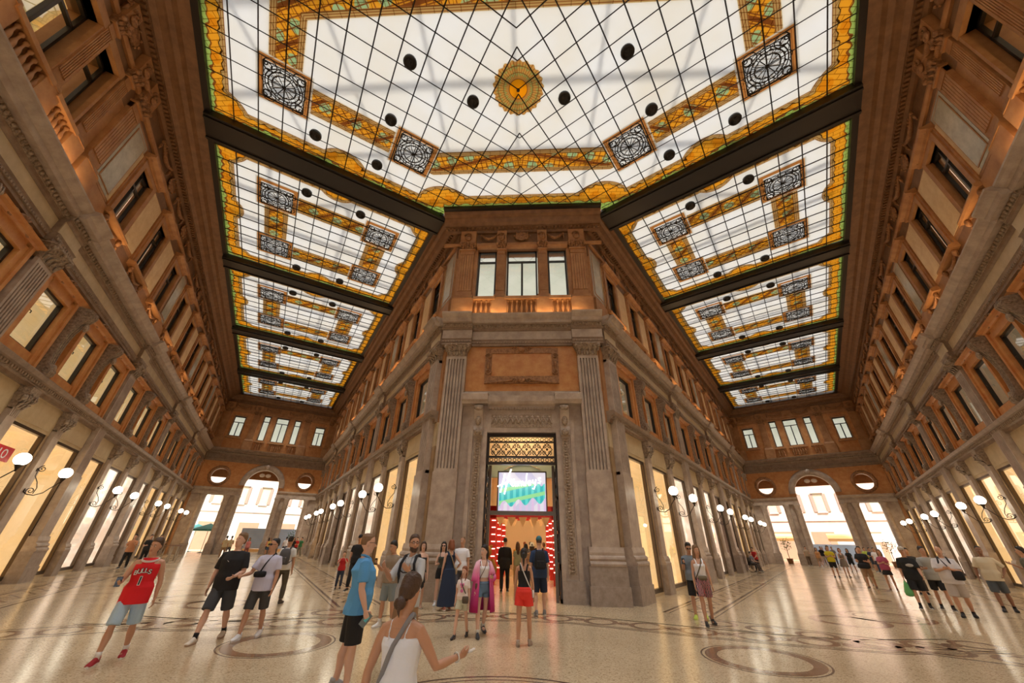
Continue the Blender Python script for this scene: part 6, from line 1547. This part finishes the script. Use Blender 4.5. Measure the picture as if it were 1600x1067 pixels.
FARL = [(-26.9,35.6,'m','cream t-shirt and brown trousers, walking away',(.55,.45,.28),(.28,.18,.1),'k',30), (-27.5,37.0,'m','beige t-shirt and grey shorts with red bag',(.58,.47,.30),(.1,.1,.12),'k',30), (-26.6,38.2,'f','pink top',(.7,.25,.25),(.3,.1,.1),'b',200), (-28.8,44.4,'f','coral top and black trousers',(.7,.25,.15),BLK,'k',100),
        (-25.0,40.1,'f','dark wine top',(.15,.02,.03),(.1,.1,.1),'k',200), (-25.9,43.0,'m','white t-shirt and black shorts',WHITE,BLK,'k',30), (-24.6,42.3,'f','lilac blouse',(.5,.42,.55),(.6,.6,.6),'b',30), (-23.1,40.2,'m','red t-shirt and black shorts',(.5,.02,.02),BLK,'k',200), (-23.6,41.9,'m','green t-shirt',(.04,.2,.08),(.2,.2,.15),'k',160),
        (-21.9,37.6,'m','black t-shirt with green bag by the inner wall',BLK,(.1,.14,.08),'k',230), (-30.9,43.2,'m','white shirt by the left bay',WHITE,(.2,.2,.25),'g',180), (-27.8,43.2,'f','yellow top and blue jeans',(.7,.55,.15),(.08,.14,.25),'l',170)]
for i, (x, y, sx, ds, tc, bc, hc, fc) in enumerate(FARL):
    person(x, y, 1.76 if sx == 'm' else 1.64, fc, 'distant %s in the left arm in %s' % ('man' if sx == 'm' else 'woman', ds), sex=sx, skin='m', arms=(('down','bent'),('bent','bent'),('fwd','back'))[i % 3], legs=((10,4),(-10,8)), hair=('long' if sx == 'f' else 'short', hc), top=('tee',tc), bottom=('shorts' if i % 2 else 'trousers', bc), shoes=(.2,.18,.16))
# cafe corner by the outer left wall: waiters, high tables
def ap(arm, s, t): q = arm_pt(arm, s, t); return q.x, q.y
for i, (s_, t_, ds, tc) in enumerate(((33.0,-6.1,'tan shirt and black apron, nearest',(.5,.22,.1)), (36.2,-5.9,'black waistcoat and white collar',(.02,.02,.02)), (37.6,-5.6,'black t-shirt and black apron',(.012,.012,.015)))):
    x, y = ap('L', s_, t_); person(x, y, 1.74, 210+25*i, 'waiter by the outer left wall in %s' % ds, skin='m', arms=('bent','hold'), hair=('short','k'), top=('shirt',tc), bottom=('trousers',BLK,1.95), shoes=BLK)
for i, s_ in enumerate((38.8, 41.2)):
    x, y = ap('L', s_, -4.9); o = empty('high_table', T(x, y, 0)); tag(o, 'high cafe table by the outer left wall, %s of two' % ('nearer','farther')[i], 'table', 'high cafe tables')
    g = MB(); g.box(-.35,.35,-.35,.35,1.04,1.08); g.build('tabletop', SHUT, o)
    for sx in (-.3,.3):
        for sy in (-.3,.3): g = MB(); g.tube([(sx,sy,0),(sx,sy,1.04)], .018, 5); g.build('leg', METAL, o)
# red shop sign on the outer left wall
w_, M0, sg, _c = walls['Lout']
o = empty('shop_sign', M0 @ T(18.75*sg, .05, 4.0)); tag(o, 'red sign with white letters LO behind the nearest globe lamp', 'sign')
g = MB(); g.box(-.55, .55, 0, .05, -.22, .22, 0); g.build('board', cloth((.62,.01,.02), .4), o)
c = bpy.data.curves.new('letters', 'FONT'); c.body = 'LO'; c.size = .40; c.align_x = 'CENTER'; c.extrude = .006
q = bpy.data.objects.new('letters', c); COL.objects.link(q); bpy.context.view_layer.update()
me = bpy.data.meshes.new_from_object(q.evaluated_get(bpy.context.evaluated_depsgraph_get())); bpy.data.objects.remove(q)
me.materials.clear(); me.materials.append(VW); link('letters', me, o, T(0, .06, -.14) @ RZ(PI) @ RX(PI/2))
